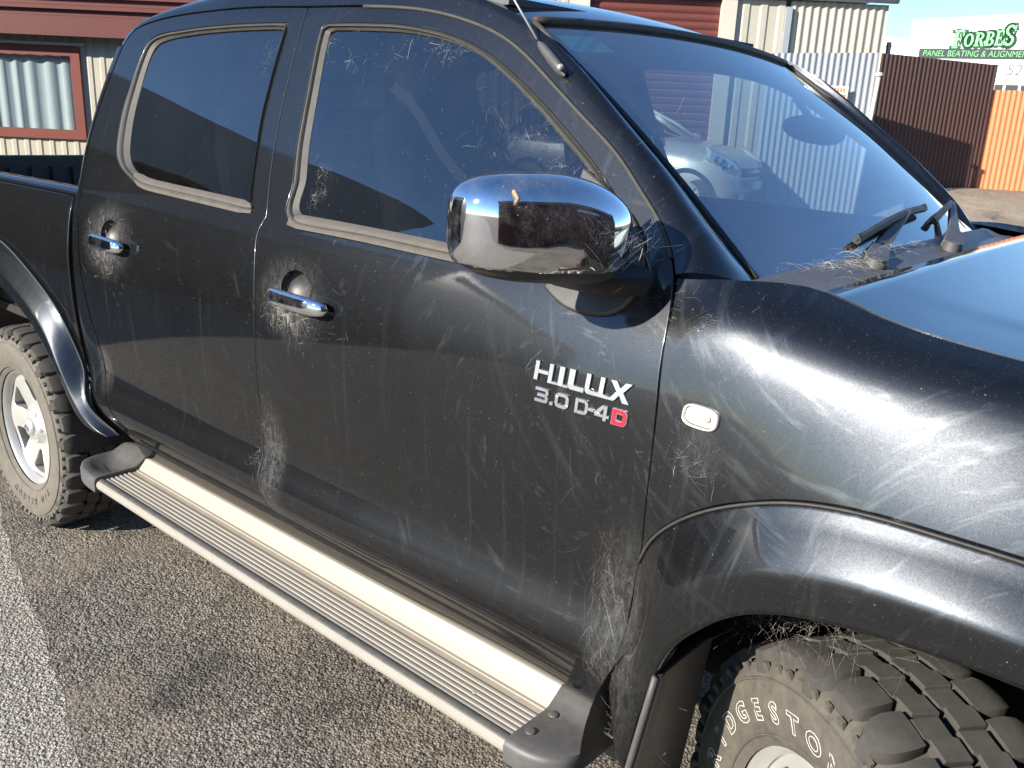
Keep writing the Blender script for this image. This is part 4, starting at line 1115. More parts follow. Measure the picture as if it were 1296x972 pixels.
# ---- wipers
def wiper(piv, knee, tip, b0, b1):
    w_ = empty("wiper", truck)
    g = Geo(); piv, knee, tip, b0, b1 = map(np.array, (piv, knee, tip, b0, b1))
    sdv = np.array([.8, .1, .3])
    def bar(p, q, w0, w1, h):
        d = (q-p)/np.linalg.norm(q-p); up = np.array([.45, 0, .89]); sdx = np.cross(d, up); sdx /= np.linalg.norm(sdx); up = np.cross(sdx, d)
        V = []
        for c, ww in ((p, w0), (q, w1)):
            for a, b in ((-1, -1), (1, -1), (1, 1), (-1, 1)): V.append(c+sdx*ww*a*.5+up*h*b*.5)
        g.add(V, [(0, 1, 2, 3), (7, 6, 5, 4)]+[(i, i+4, (i+1) % 4+4, (i+1) % 4) for i in range(4)])
    bar(piv, knee, .046, .038, .028); bar(knee-(knee-piv)*.02, tip, .030, .014, .010)
    g.tube([piv+np.array([0, 0, -.02]), piv+np.array([.005, 0, .018])], [.020, .018], 16)
    o = g.build("wiper_arm", M['grey_plastic'], w_, sharp=30); bevel_obj(o, .002)
    g = Geo(); n = 14; pts = [b0+(b1-b0)*i/n for i in range(n+1)]
    bow = [p+np.array([.45, 0, .89])*.016*math.sin(math.pi*i/n) for i, p in enumerate(pts)]
    g.tube(bow, .0085, 6)
    for i in range(n):
        for j, q in enumerate((.0,)):
            pass
    rows = [[p+np.array([.45, 0, .89])*h for p in pts] for h in (-.006, .010)]
    rows2 = [[p+np.array([.04, 0, -.02])*1+np.array([.45, 0, .89])*h for p in pts] for h in (-.004, .006)]
    g.grid(rows)
    # cage of the blade
    for i in range(0, n+1, 2): g.tube([pts[i]+np.array([.0, 0, .004]), bow[i]], .004, 5)
    o = g.build("wiper_blade", M['black_rubber'], w_); m = o.modifiers.new('t', 'SOLIDIFY'); m.thickness = .006
def on_ws(u, v, off): return ws(u, v, off)
def onws_xy(y, v, off): 
    u = y/(.655+(.575-.655)*v); return ws(u, v, off)
wiper((-.335, -.315, 1.302), (-.358, -.235, 1.322), onws_xy(.00, .085, .028), onws_xy(-.30, .035, .012), onws_xy(.17, .10, .016))
wiper((-.315, .10, 1.305), (-.335, .19, 1.330), onws_xy(.42, .10, .028), onws_xy(.17, .05, .012), onws_xy(.50, .11, .014))

# ---- cabin
g = Geo(); rows = []
for (x, z) in ((-.36, 1.285), (-.50, 1.285), (-.62, 1.275), (-.72, 1.262), (-.78, 1.235), (-.80, 1.15), (-.76, .95), (-.6, .8)):
    rows.append([(x-.03*(1-(y/.7)**2), y, z+.012*(1-(y/.7)**4)) for y in np.linspace(-.70, .70, 15)])
g.grid(rows); dash = g.build("dashboard", M['dash'], truck, smooth=True)
g = Geo(); rows = []
for t in np.linspace(0, 1, 10):
    rows.append([(-.66-.16*t, -.36+.17*math.cos(a), 1.285+.045*math.sin(a)*(1-t*.3)) for a in np.linspace(0, math.pi, 13)])
g.grid(rows); g.build("instrument_hood", M['dash'], dash, smooth=True)
g = Geo(); c = Vector((-.90, -.36, 1.19)); ax = Vector((-.88, 0, .47)).normalized(); e1 = Vector((0, 1, 0)); e2 = ax.cross(e1)
g.tube([c+.185*(math.cos(t)*e1+math.sin(t)*e2) for t in np.linspace(0, 2*math.pi, 41)], .014, 8)
g.tube([c-.18*e1, c, c+.18*e1], .016, 6); g.tube([c, c+e2*-.18], .016, 6); g.tube([c, c-ax*.25], .03, 8)
g.build("steering_wheel", M['black_plastic'], truck, smooth=True)
def seat(y, bench=False):
    wdt = 1.2 if bench else .50; x0 = -2.15 if bench else -1.30
    g = Geo(); g.box((x0+.22, y, .98), (.52, wdt, .16)); 
    R_ = Matrix.Rotation(math.radians(-17), 3, 'Y'); g.box((x0-.07, y, 1.26), (.13, wdt*.98, .60), R_, .86)
    o = g.build("seat_rear" if False else ("rear_seat" if bench else "front_seat"), M['seat'], truck); bevel_obj(o, .05, 4)
    hs = (-.35, .35) if bench else (0,)
    for h in hs:
        g = Geo(); g.box((x0-.185, y+h, 1.62 if not bench else 1.59), (.09, .26, .17), R_, .9); q = g.build("headrest", M['seat'], o); bevel_obj(q, .04, 4)
        g = Geo(); [g.tube([(x0-.16, y+h+s_*.06, 1.5), (x0-.18, y+h+s_*.06, 1.58)], .006, 6) for s_ in (-1, 1)]; g.build("headrest_post", M['alloy'], q)
    return o
s1 = seat(-.38); seat(.38); seat(0, True)
# belt webbing, and a pale tube whose colour stands for the lit seat edge
g = Geo(); L = [(-1.405, -.575, 1.600), (-1.355, -.572, 1.575), (-1.315, -.568, 1.535), (-1.255, -.56, 1.46), (-1.20, -.54, 1.40)]
for a, b in zip(L[:-1], L[1:]):
    a = Vector(a); b = Vector(b); q = Vector((.012, 0, .008)); g.add([a-q, a+q, b+q, b-q], [(0, 1, 2, 3)])
g.build("seat_belt", M['seat_light'], s1)
g = Geo(); g.tube([(-1.47, -.59, 1.57), (-1.505, -.60, 1.50), (-1.51, -.60, 1.43), (-1.48, -.60, 1.39)], [.004, .012, .014, .006], 6); g.build("lit_seat_edge", M['seat_light'], s1, smooth=True)
g = Geo(); R_ = Matrix.Rotation(-.45, 3, 'Z') @ Matrix.Rotation(-.12, 3, 'X'); g.grid([[Vector((-.755, .32, 1.545))+R_ @ Vector((.028*math.cos(p_)*math.cos(q_), .105*math.copysign(abs(math.sin(p_))**.8, math.sin(p_)), .034*math.cos(p_)*math.sin(q_))) for q_ in np.linspace(0, 2*math.pi, 21)] for p_ in np.linspace(-math.pi/2, math.pi/2, 15)]); o = g.build("interior_mirror", M['dark'], truck, smooth=True); g = Geo(); g.tube([(-.755, .32, 1.56), (-.82, .32, 1.625)], .009, 8); g.build("mirror_stem", M['dark'], o)
g = Geo(); g.box((-1.5, 0, .80), (2.1, 1.5, .03)); g.build("cabin_floor", M['dark'], truck)
g = Geo(); g.box((-1.75, 0, 1.775), (1.35, 1.10, .015)); g.build("headlining", M['seat'], truck)
# inner door skins
for s_ in (-1, 1):
    g = Geo(); g.box((-1.45, s_*.765, 1.03), (1.85, .03, .46)); g.build("door_trim", M['seat'], truck)

# ================================================================ THE YARD
YR = math.atan2(.64795, .76168)             # the buildings stand turned to the truck by this angle
YM = Matrix.Translation((CAM.x, CAM.y, 0)) @ Matrix.Rotation(YR, 4, 'Z')
def ease_in(t): t = min(1, max(0, t)); return t*t*(3-2*t)
def gz(d, x=0):                              # the yard rises gently beyond the truck, more so at the gateway on the right
    return .34*ease_in((d-5.0)/7)+.43*ease_in((d-12.6)/1.8)*ease_in((x-4.6)/.9)+.03*min(4, max(0, d-14.5))
def yard(name, loc=(0, 0, 0), rz=0): 
    o = empty(name); o.matrix_world = YM @ Matrix.Translation(loc) @ Matrix.Rotation(rz, 4, 'Z'); return o
M['asphalt'] = make_asphalt("coarse_asphalt", (.135, .122, .103), (.39, .345, .29), (.46, .40, .325))
M['old_concrete'] = make_asphalt("worn_pale_asphalt", (.27, .245, .205), (.58, .53, .45), (.62, .565, .48), False)
M['gravel'] = make_asphalt("tan_gravel", (.30, .25, .18), (.52, .44, .33), (.58, .50, .39))
def sheet(name, xs, ys, dz, mat):
    rows = []
    for y in ys: rows.append([YM @ Vector((x, y, gz(y, x)+dz)) for x in xs])
    g = Geo(); g.grid(rows); return tag(g.build(name, mat, smooth=True), kind='structure')
big = [-600, -120, -40, -15, 0, 4.5, 4.8, 5.1, 5.5, 15, 40, 120, 600]
sheet("ground", big, [-600, -100, -30, -8, 0, 4]+list(np.linspace(5, 20, 51))+[30, 60, 150, 700], 0, M['asphalt'])
sheet("gravel_yard", [3.2, 4, 4.5, 4.8, 5.1, 5.5, 8, 15, 40], list(np.linspace(8.0, 20, 41))+[30, 60], .004, M['gravel'])
edge = spl([(-14, 1.9), (-8, .32), (-5, -.44), (-3.32, -.905), (-2.6, -1.09), (-1.65, -1.325), (-.4, -1.64), (2.5, -2.4)], .15)
erng = random.Random(3)
g = Geo(); g.grid([[(x, y+erng.uniform(-.012, .012), .0007) for x, y in edge], [(x, -30, .0007) for x, y in edge]], flip=True)
tag(g.build("pale_apron", M['old_concrete']), kind='structure')

def clad(name, col, pitch=None, rough=.45, dirt=.25, var=.06):
    t = NT(name); p = t.geo()
    n = t.noise(t.vmath('MULTIPLY', p, (1, 1, .25)), 2.2, 5, .6); n2 = t.noise(p, 14, 4)
    c = t.mixc(n, C4(*[q*(1-var*1.6) for q in col]), C4(*[min(1, q*(1+var)) for q in col]))
    c = t.mixc(t.mapr(n2, .5, .8, 0, dirt), c, C4(*[q*.6 for q in col]))
    t.P(Base_Color=c, Roughness=rough); t.b.inputs['Specular IOR Level'].default_value = .35
    return t.m
M['cream_clad'] = clad("cream_steel_cladding", (.47, .435, .345)); M['trim_cream'] = clad("cream_flashing", (.58, .54, .44))
M['maroon'] = clad("maroon_steel", (.145, .045, .037)); M['maroon_frame'] = clad("red_brown_frame", (.20, .058, .042))
M['maroon_dark'] = clad("dark_maroon_steel", (.085, .03, .027)); M['zinc'] = clad("weathered_zinc_sheet", (.33, .35, .37), rough=.5); M['brown_clad'] = clad("dark_brown_steel", (.085, .045, .036)); M['orange_clad'] = clad("faded_orange_steel", (.62, .23, .10))
M['white_clad'] = clad("white_wall_paint", (.86, .86, .85), var=.02, dirt=.05); M['sign_dark'] = clad("charcoal_sign_paint", (.055, .065, .06), var=.05); M['sign_green'] = clad("light_green_paint", (.26, .74, .30), var=.04, dirt=.05); M['sign_green_dark'] = clad("deep_green_paint", (.03, .09, .04)); M['numeral'] = clad("grey_numeral_paint", (.14, .15, .15)); M['rust'] = clad("rusty_white_post", (.62, .56, .50), dirt=.8)
M['curtain'] = simple("pale_blue_curtain", (.40, .47, .48), .9, var=.1, scale=4); M['plain_glass'] = make_glass("house_window_glass", (.85, .88, .88), 1.5, .05, False)
M['grey_clad'] = clad("grey_shed_cladding", (.10, .105, .10)); M['shed_dark'] = clad("dark_shed_cladding", (.055, .05, .048)); M['shed_fascia'] = clad("shed_fascia", (.34, .36, .35))

def corrug(g, x0, x1, z0, z1, pitch, depth, y=0, kind='rib', zt1=None, horizontal=False, zb1=None):
    """profiled steel sheet facing -y, from x0 to x1; ribs upright, or lying when horizontal"""
    zt1 = z1 if zt1 is None else zt1; zb1 = z0 if zb1 is None else zb1
    a, b = (z0, z1) if horizontal else (x0, x1); pts = []; n = int((b-a)/pitch)
    for i in range(n+1):
        s_ = a+i*pitch
        if kind == 'rib': prof = ((0, 0), (.42, 0), (.54, -1), (.84, -1), (.96, 0))
        else: prof = [(k/8, -.5+.5*math.cos(2*math.pi*k/8)) for k in range(8)]
        for f, d in prof:
            if s_+f*pitch <= b: pts.append((s_+f*pitch, y+d*depth))
    pts.append((b, y))
    lo, hi = [], []
    for s_, yy in pts:
        if horizontal: lo.append((x0, yy, s_)); hi.append((x1, yy, s_))
        else:
            t = (s_-x0)/(x1-x0); lo.append((s_, yy, z0+(zb1-z0)*t)); hi.append((s_, yy, z1+(zt1-z1)*t))
    g.grid([lo, hi], flip=False)

# ---- workshop across the yard
ws_ = tag(yard("workshop_building", (0, 14, 0)), "cream steel workshop with maroon awning and roller door behind the truck", "workshop")
g = Geo(); corrug(g, -14, -9.6, 0, 3.33, .19, .014, kind='rib'); corrug(g, -9.6, -6.63, 0, .93, .19, .014, kind='rib'); corrug(g, -9.6, -6.63, 2.26, 3.33, .19, .014, kind='rib'); corrug(g, -6.63, .62, 0, 3.33, .19, .014, kind='rib'); corrug(g, 2.98, 3.72, 0, 3.33, .26, .02); g.build("wall_cladding", M['cream_clad'], ws_)
g = Geo(); corrug(g, 3.80, 5.21, 0, 3.33, .115, .028, kind='wave'); g.build("wall_cladding", M['cream_clad'], ws_, smooth=False)
g = Geo(); V = Geo(); corrug(V, 0, 10, 0, 3.33, .115, .028, kind='wave')
g.add([(5.215-y_, x_+.02, z_) for x_, y_, z_ in V.V], [f[::-1] for f in V.F]); g.build("wall_cladding", M['cream_clad'], ws_)
g = Geo(); g.box((-4.4, 5, 3.5), (19.3, 10.4, .06)); g.build("roof", M['zinc'], ws_)
g = Geo(); g.box((.75, -.02, 1.66), (.26, .10, 3.32)); g.build("door_jamb", M['trim_cream'], ws_)
g = Geo(); g.box((2.90, -.02, 1.66), (.22, .10, 3.32)); g.build("door_jamb", M['trim_cream'], ws_)
sm = Geo(); sm.grid([[(.86, -.00-.022*math.sin(math.pi*t), .105*t) for t in np.linspace(0, 1, 6)], [(2.80, -.022*math.sin(math.pi*t), .105*t) for t in np.linspace(0, 1, 6)]], flip=True)
rd = sm.build("roller_door", M['maroon'], ws_, smooth=False); rd.location = (0, .05, 0)
for k in range(1, 34):
    c = bpy.data.objects.new("door_slat", rd.data); link(c, rd); c.location = (0, 0, .107*k)
g = Geo(); g.box((3.765, -.05, 1.62), (.085, .075, 3.24)); g.build("downpipe", M['zinc'], ws_); bevel_obj(ws_.children[-1], .02, 2)
g = Geo(); g.tube([(-14, -.10, 3.40), (5.30, -.10, 3.40)], .065, 10); g.build("gutter", M['zinc'], ws_, smooth=True)
# window with pleated curtain
wf = Geo()
x0, x1, z0, z1, f_ = -9.6, -6.63, .93, 2.26, .135
fr_ = empty("window", ws_)
for nm, c, d in (("frame_rail", ((x0+x1)/2, .0, z1-f_/2), (x1-x0, .12, f_)), ("frame_rail", ((x0+x1)/2, .0, z0+f_/2), (x1-x0, .12, f_)), ("frame_stile", (x1-f_/2, .0, (z0+z1)/2), (f_, .118, z1-z0-2*f_)), ("frame_stile", (x0+f_/2, .0, (z0+z1)/2), (f_, .118, z1-z0-2*f_)), ("frame_stile", (-8.25, .005, (z0+z1)/2), (.09, .10, z1-z0-2*f_))):
    g = Geo(); g.box(c, d); g.build(nm, M['maroon_frame'], fr_)
g = Geo(); g.grid([[(x0+f_, .02, z0+f_), (x1-f_, .02, z0+f_)], [(x0+f_, .02, z1-f_), (x1-f_, .02, z1-f_)]]); g.build("pane", M['plain_glass'], fr_)
rows = [[], []]; cr = random.Random(5)
ph = 0
for i in range(260):
    x = x0+f_+(x1-x0-2*f_)*i/259; ph += cr.uniform(.12, .42)
    y = .085+.022*math.sin(ph)
    rows[0].append((x, y, z0+f_)); rows[1].append((x, y*.9, z1-f_))
g = Geo(); g.grid(rows); g.build("curtain", M['curtain'], fr_, smooth=True)
g = Geo(); g.box(((x0+x1)/2, -.02, z1+.03), (x1-x0+.16, .07, .04)); g.build("head_flashing", M['trim_cream'], fr_)
# awning: ribbed maroon fascia on brackets, 2 m in front of the wall
aw = empty("awning", ws_)
g = Geo(); corrug(g, -13, -2.2, 2.66, 3.9, .155, .07, y=-.33, horizontal=True); g.build("ribbed_fascia", M['maroon'], aw)
g = Geo(); g.box((-7.6, -.33, 2.52), (10.8, .05, .27)); g.build("fascia_board", M['maroon'], aw)
g = Geo(); g.box((-7.6, -.16, 3.92), (10.8, .30, .04)); g.build("awning_sheet", M['maroon'], aw)

# ---- fences at the right
fz = yard("sheet_metal_fence", (0, 13, 0)); tag(fz, "light grey corrugated metal fence beside the cream workshop wall", "fence")
g = Geo(); corrug(g, 3.3, 4.80, .0, 2.53, .085, .018, kind='wave', zt1=2.60); g.build("fence_sheet", M['zinc'], fz)
for x in (3.7, 4.0, 4.3, 4.6):
    g = Geo(); g.lathe([(0, -.012), (.012, -.008), (.014, 0)], 8, c=(x, -.002, 2.38)); g.build("fence_screw", M['alloy'], fz)
g = Geo(); g.box((4.05, .06, 2.45), (1.5, .05, .05)); g.build("fence_rail", M['zinc'], fz)
sg = yard("small_warning_sign", (4.30, 12.9, 2.05)); tag(sg, "small white sign with orange print fixed on the grey metal fence", "sign")
g = Geo(); g.box((0, 0, 0), (.24, .012, .19)); g.build("sign_plate", M['white_clad'], sg)
t = NT("orange_print"); t.P(Base_Color=C4(.75, .30, .05), Roughness=.5)
for k in range(4):
    g = Geo(); g.box((-.06+.04*k, -.008, .045-.002*k), (.026, .003, .05)); g.build("sign_print", t.m, sg)
g = Geo(); g.box((0, -.0085, -.03), (.19, .002, .035)); g.build("sign_print", t.m, sg)
po = yard("fence_post", (4.76, 12.92, .3)); tag(po, "leaning rusty white post at the end of the grey fence", "post")
g = Geo(); g.tube([(-.03, 0, 0), (.06, 0, 2.0)], .028, 10); g.build("post_pipe", M['rust'], po, smooth=True)
g = Geo(); g.lathe([(0, .05), (.05, .04), (.055, 0)], 10); o = g.build("post_cap", M['rust'], po); o.location = (.06, 0, 2.0); o.rotation_euler = (math.pi/2, 0, 0)
ang = math.atan2(.6, 1.98); Lb = math.hypot(.6, 1.98)
bf = yard("brown_fence", (5.23, 14.0, 0), ang); tag(bf, "tall dark brown corrugated fence left of the orange fence", "fence")
nS = 3
for k in range(nS):
    a, b = Lb*k/nS, Lb*(k+1)/nS; za = lambda s_: 2.68+(2.63-2.68)*s_/Lb; zb_ = lambda s_: .66+(.77-.66)*s_/Lb
    g = Geo(); corrug(g, a-.03, b+.03, zb_(a), za(a), .076, .018, y=.004*(k % 2), kind='wave', zt1=za(b), zb1=zb_(b)); g.build("fence_sheet", M['brown_clad'], bf)
g = Geo(); g.box((Lb/2, .035, 1.0), (Lb, .04, .07)); g.box((Lb/2, .035, 2.3), (Lb, .04, .07)); g.build("fence_rail", M['brown_clad'], bf)['kind'] = 'stuff'
g = Geo(); g.box((Lb+.02, .03, 1.70), (.05, .05, 1.88)); g.build("end_post", M['brown_clad'], bf)
g = Geo(); g.box((.12, .05, 2.74), (.05, .05, .20)); g.build("post_stub", M['sign_dark'], bf)
of = yard("orange_fence", (7.24, 14.66, 0), -.30); tag(of, "faded orange corrugated fence at the right edge, lit by the sun", "fence")
for k in range(1):
    g = Geo(); corrug(g, 1.4*k, 1.4*(k+1), .60, 2.27, .076, .018, y=.004*(k % 2), kind='wave'); g.build("fence_sheet", M['orange_clad'], of)
g = Geo(); g.box((.7, .05, 2.1), (1.4, .05, .07)); g.build("fence_rail", M['orange_clad'], of)

# ---- sign-written building far right
fb = tag(yard("panel_shop_building", (15.95, 40, 0), math.radians(-25)), "white building with a green and charcoal painted shop sign, beyond the fences", "building")
g = Geo(); V = [(0, 0, 0), (16, 0, 0), (16, 0, 7.0), (8, 0, 6.56), (0, 0, 6.13)]; g.prism(V, (0, 0, 0), (0, 10, 0)); g.build("wall", M['white_clad'], fb)
g = Geo(); g.box((8.5, -.02, 3.50), (10.0, .06, .32)); g.build("window_strip", M['sign_dark'], fb)
for k in range(8):
    g = Geo(); g.box((3.85+.55*k, -.06, 3.50), (.09, .05, .32)); g.build("mullion", M['white_clad'], fb)
g = Geo(); g.box((4.9, -.03, 4.83), (8.9, .05, .36)); g.build("sign_band", M['sign_dark'], fb)
def text_mesh(body, size, mat, parent, loc, ext=.01, shear=0., sx=1., off=0., name="sign_lettering", sp=1.0, rot=0.):
    cu = bpy.data.curves.new(name, 'FONT'); cu.body = body; cu.size = size; cu.extrude = ext; cu.shear = shear; cu.offset = off; cu.space_character = sp
    tmp = bpy.data.objects.new(name, cu); COL.objects.link(tmp); dg = bpy.context.evaluated_depsgraph_get()
    me = bpy.data.meshes.new_from_object(tmp.evaluated_get(dg)); bpy.data.objects.remove(tmp)
    me.materials.clear(); me.materials.append(mat)
    o = bpy.data.objects.new(name, me); link(o, parent); o.location = loc; o.rotation_euler = (math.pi/2, rot, 0); o.scale = (sx, 1, 1); return o
text_mesh("PANEL BEATING & ALIGNMENT", .33, M['sign_green'], fb, (.60, -.07, 4.715), .008, .12, .87, -.004, sp=1.0)
# arched shop name: serif capitals built stroke by stroke, first and last letter tall
def serif(strokes, x, z, wd, ht, parent):
    for mat, grow, y, nm in ((M['sign_green_dark'], .085, -.05, "letter_outline"), (M['sign_green'], .0, -.085, "sign_letter")):  # dark green outline painted round each light green letter
        g = Geo()
        for st in strokes:
            cx = sum(p[0] for p in st)/len(st); cz = sum(p[1] for p in st)/len(st)
            pl = []
            for a, b in st:
                px, pz = x+a*wd+.18*b*ht*.35, z+b*ht
                qx, qz = x+cx*wd+.18*cz*ht*.35, z+cz*ht
                d = math.hypot(px-qx, pz-qz) or 1
                pl.append((px+(px-qx)/d*grow*1.3, 0, pz+(pz-qz)/d*grow*1.3))
            if area([(p[0], p[2]) for p in pl]) < 0: pl = pl[::-1]
            g.prism([(p[0], y, p[2]) for p in pl][::-1], (0, 0, 0), (0, .03, 0))
        g.build(nm, mat, parent)
def R(a, b, c, d): return [(a, b), (c, b), (c, d), (a, d)]
def ring(cx, cz, rx, rz, tx, tz, a0=0, a1=360, n=14):
    out = []
    for i in range(n):
        p, q = math.radians(a0+(a1-a0)*i/n), math.radians(a0+(a1-a0)*(i+1)/n)
        out.append([(cx+rx*math.cos(p), cz+rz*math.sin(p)), (cx+rx*math.cos(q), cz+rz*math.sin(q)), (cx+(rx-tx)*math.cos(q), cz+(rz-tz)*math.sin(q)), (cx+(rx-tx)*math.cos(p), cz+(rz-tz)*math.sin(p))])
    return out
LF = [R(.12, .06, .42, .94), R(0, 0, .55, .10), R(0, .88, .95, 1.0), R(.42, .44, .75, .56), R(.84, .66, .95, .9), R(.66, .36, .75, .64)]
LO = ring(.5, .5, .5, .5, .26, .12)
LR = [R(.10, .06, .38, .94), R(0, 0, .50, .10), R(0, .88, .45, 1)]+ring(.45, .73, .42, .27, .24, .11, -90, 90, 8)+[[(.45, .48), (.70, .48), (1.0, .0), (.74, .0)]]
LB_ = [R(.10, .06, .38, .94), R(0, 0, .45, .10), R(0, .90, .45, 1)]+ring(.45, .75, .42, .25, .24, .10, -90, 90, 8)+ring(.45, .27, .50, .27, .26, .11, -90, 90, 8)
LE = [R(.10, .06, .40, .94), R(0, 0, .95, .11), R(0, .89, .90, 1), R(.40, .45, .72, .56), R(.84, .1, .95, .32), R(.80, .68, .90, .9), R(.64, .36, .72, .64)]
LS = ring(.5, .74, .46, .26, .24, .11, 20, 270, 10)+ring(.5, .26, .48, .26, .25, .11, -160, 90, 10)+[R(.86, .70, .96, .98), R(.02, .04, .12, .34)]
for st, x, wd, z, ht in ((LF, 1.66, .38, 5.03, .70), (LO, 2.06, .35, 5.08, .52), (LR, 2.45, .36, 5.11, .53), (LB_, 2.83, .34, 5.13, .54), (LE, 3.19, .30, 5.15, .56), (LS, 3.49, .38, 5.13, .80)): serif(st, x, z, wd, ht, fb)
for k in range(3):
    for a, b in ((1.20+.06*k, 1.70), (4.24, 4.9-.06*k)):
        g = Geo(); g.box(((a+b)/2, -.02, 5.46-.13*k), (b-a, .02, .016)); g.build("sign_line", M['numeral'], fb)
text_mesh("52", .62, M['numeral'], fb, (3.78, -.03, 4.03), .004, .1, .98, -.012)
wb = tag(yard("white_shed", (0, 46, 0)), "small white shed roof seen between the workshop corner and the signed building", "shed")
g = Geo(); g.prism([(15.2, 0, 0), (21, 0, 0), (21, 0, 5.65), (17.4, 0, 6.02), (15.2, 0, 5.75)], (0, 0, 0), (0, 8, 0)); g.build("wall", M['white_clad'], wb)
g = Geo(); g.box((18, -.03, 5.6), (5.6, .05, .05)); g.build("gutter", M['zinc'], wb)

# ---- sheds behind the photographer, mirrored in chrome, glass and paint
def wall_line(name, p, q, h, label, parts):
    p, q = Vector(p), Vector(q); L = (q-p).length; a = math.atan2(q.y-p.y, q.x-p.x)
    o = empty(name, None, (p.x, p.y, 0), (0, 0, a)); tag(o, label, "shed"); parts(o, L, h); return o
def shedA(o, L, h):
    g = Geo(); corrug(g, 0, L, 0, h-.85, .16, .04, horizontal=True); g.build("wall_cladding", M['shed_dark'], o)
    g = Geo(); g.box((L/2, -.10, h-.45), (L+.2, .25, .85)); g.build("fascia", M['shed_fascia'], o)
    g = Geo(); g.box((L/2, 6, h-.1), (L+.2, 12, .1)); g.box((L-.05, 6, (h-.3)/2), (.1, 12, h-.3)); g.box((.05, 6, (h-.3)/2), (.1, 12, h-.3)); g.build("shed_side", M['shed_dark'], o)
wall_line("storage_shed", (-5.6, -5.3), (-14, -1.0), 4.05, "long dark ribbed shed behind the photographer, mirrored in the door glass", shedA)
def shedB(o, L, h):
    g = Geo(); corrug(g, 0, L, 0, h-1.0, .20, .04, kind='rib'); g.build("wall_cladding", M['maroon_dark'], o)
    g = Geo(); g.box((L/2, -.10, h-.45), (L+.2, .25, .9)); g.build("fascia", M['grey_clad'], o)
    g = Geo(); g.box((L*.45, -.07, h-2.0), (3.2, .06, .5)); g.build("sign_board", M['zinc'], o)
    g = Geo(); g.box((L/2, 5, h-.05), (L+.2, 10, .1)); g.box((L-.05, 5, (h-.3)/2), (.1, 10, h-.3)); g.box((.05, 5, (h-.3)/2), (.1, 10, h-.3)); g.build("shed_side", M['maroon'], o)
wall_line("maroon_shed", (10.5, 9), (2.9, -8.2), 6.2, "maroon corrugated shed in front of the truck, mirrored in the chrome mirror", shedB)

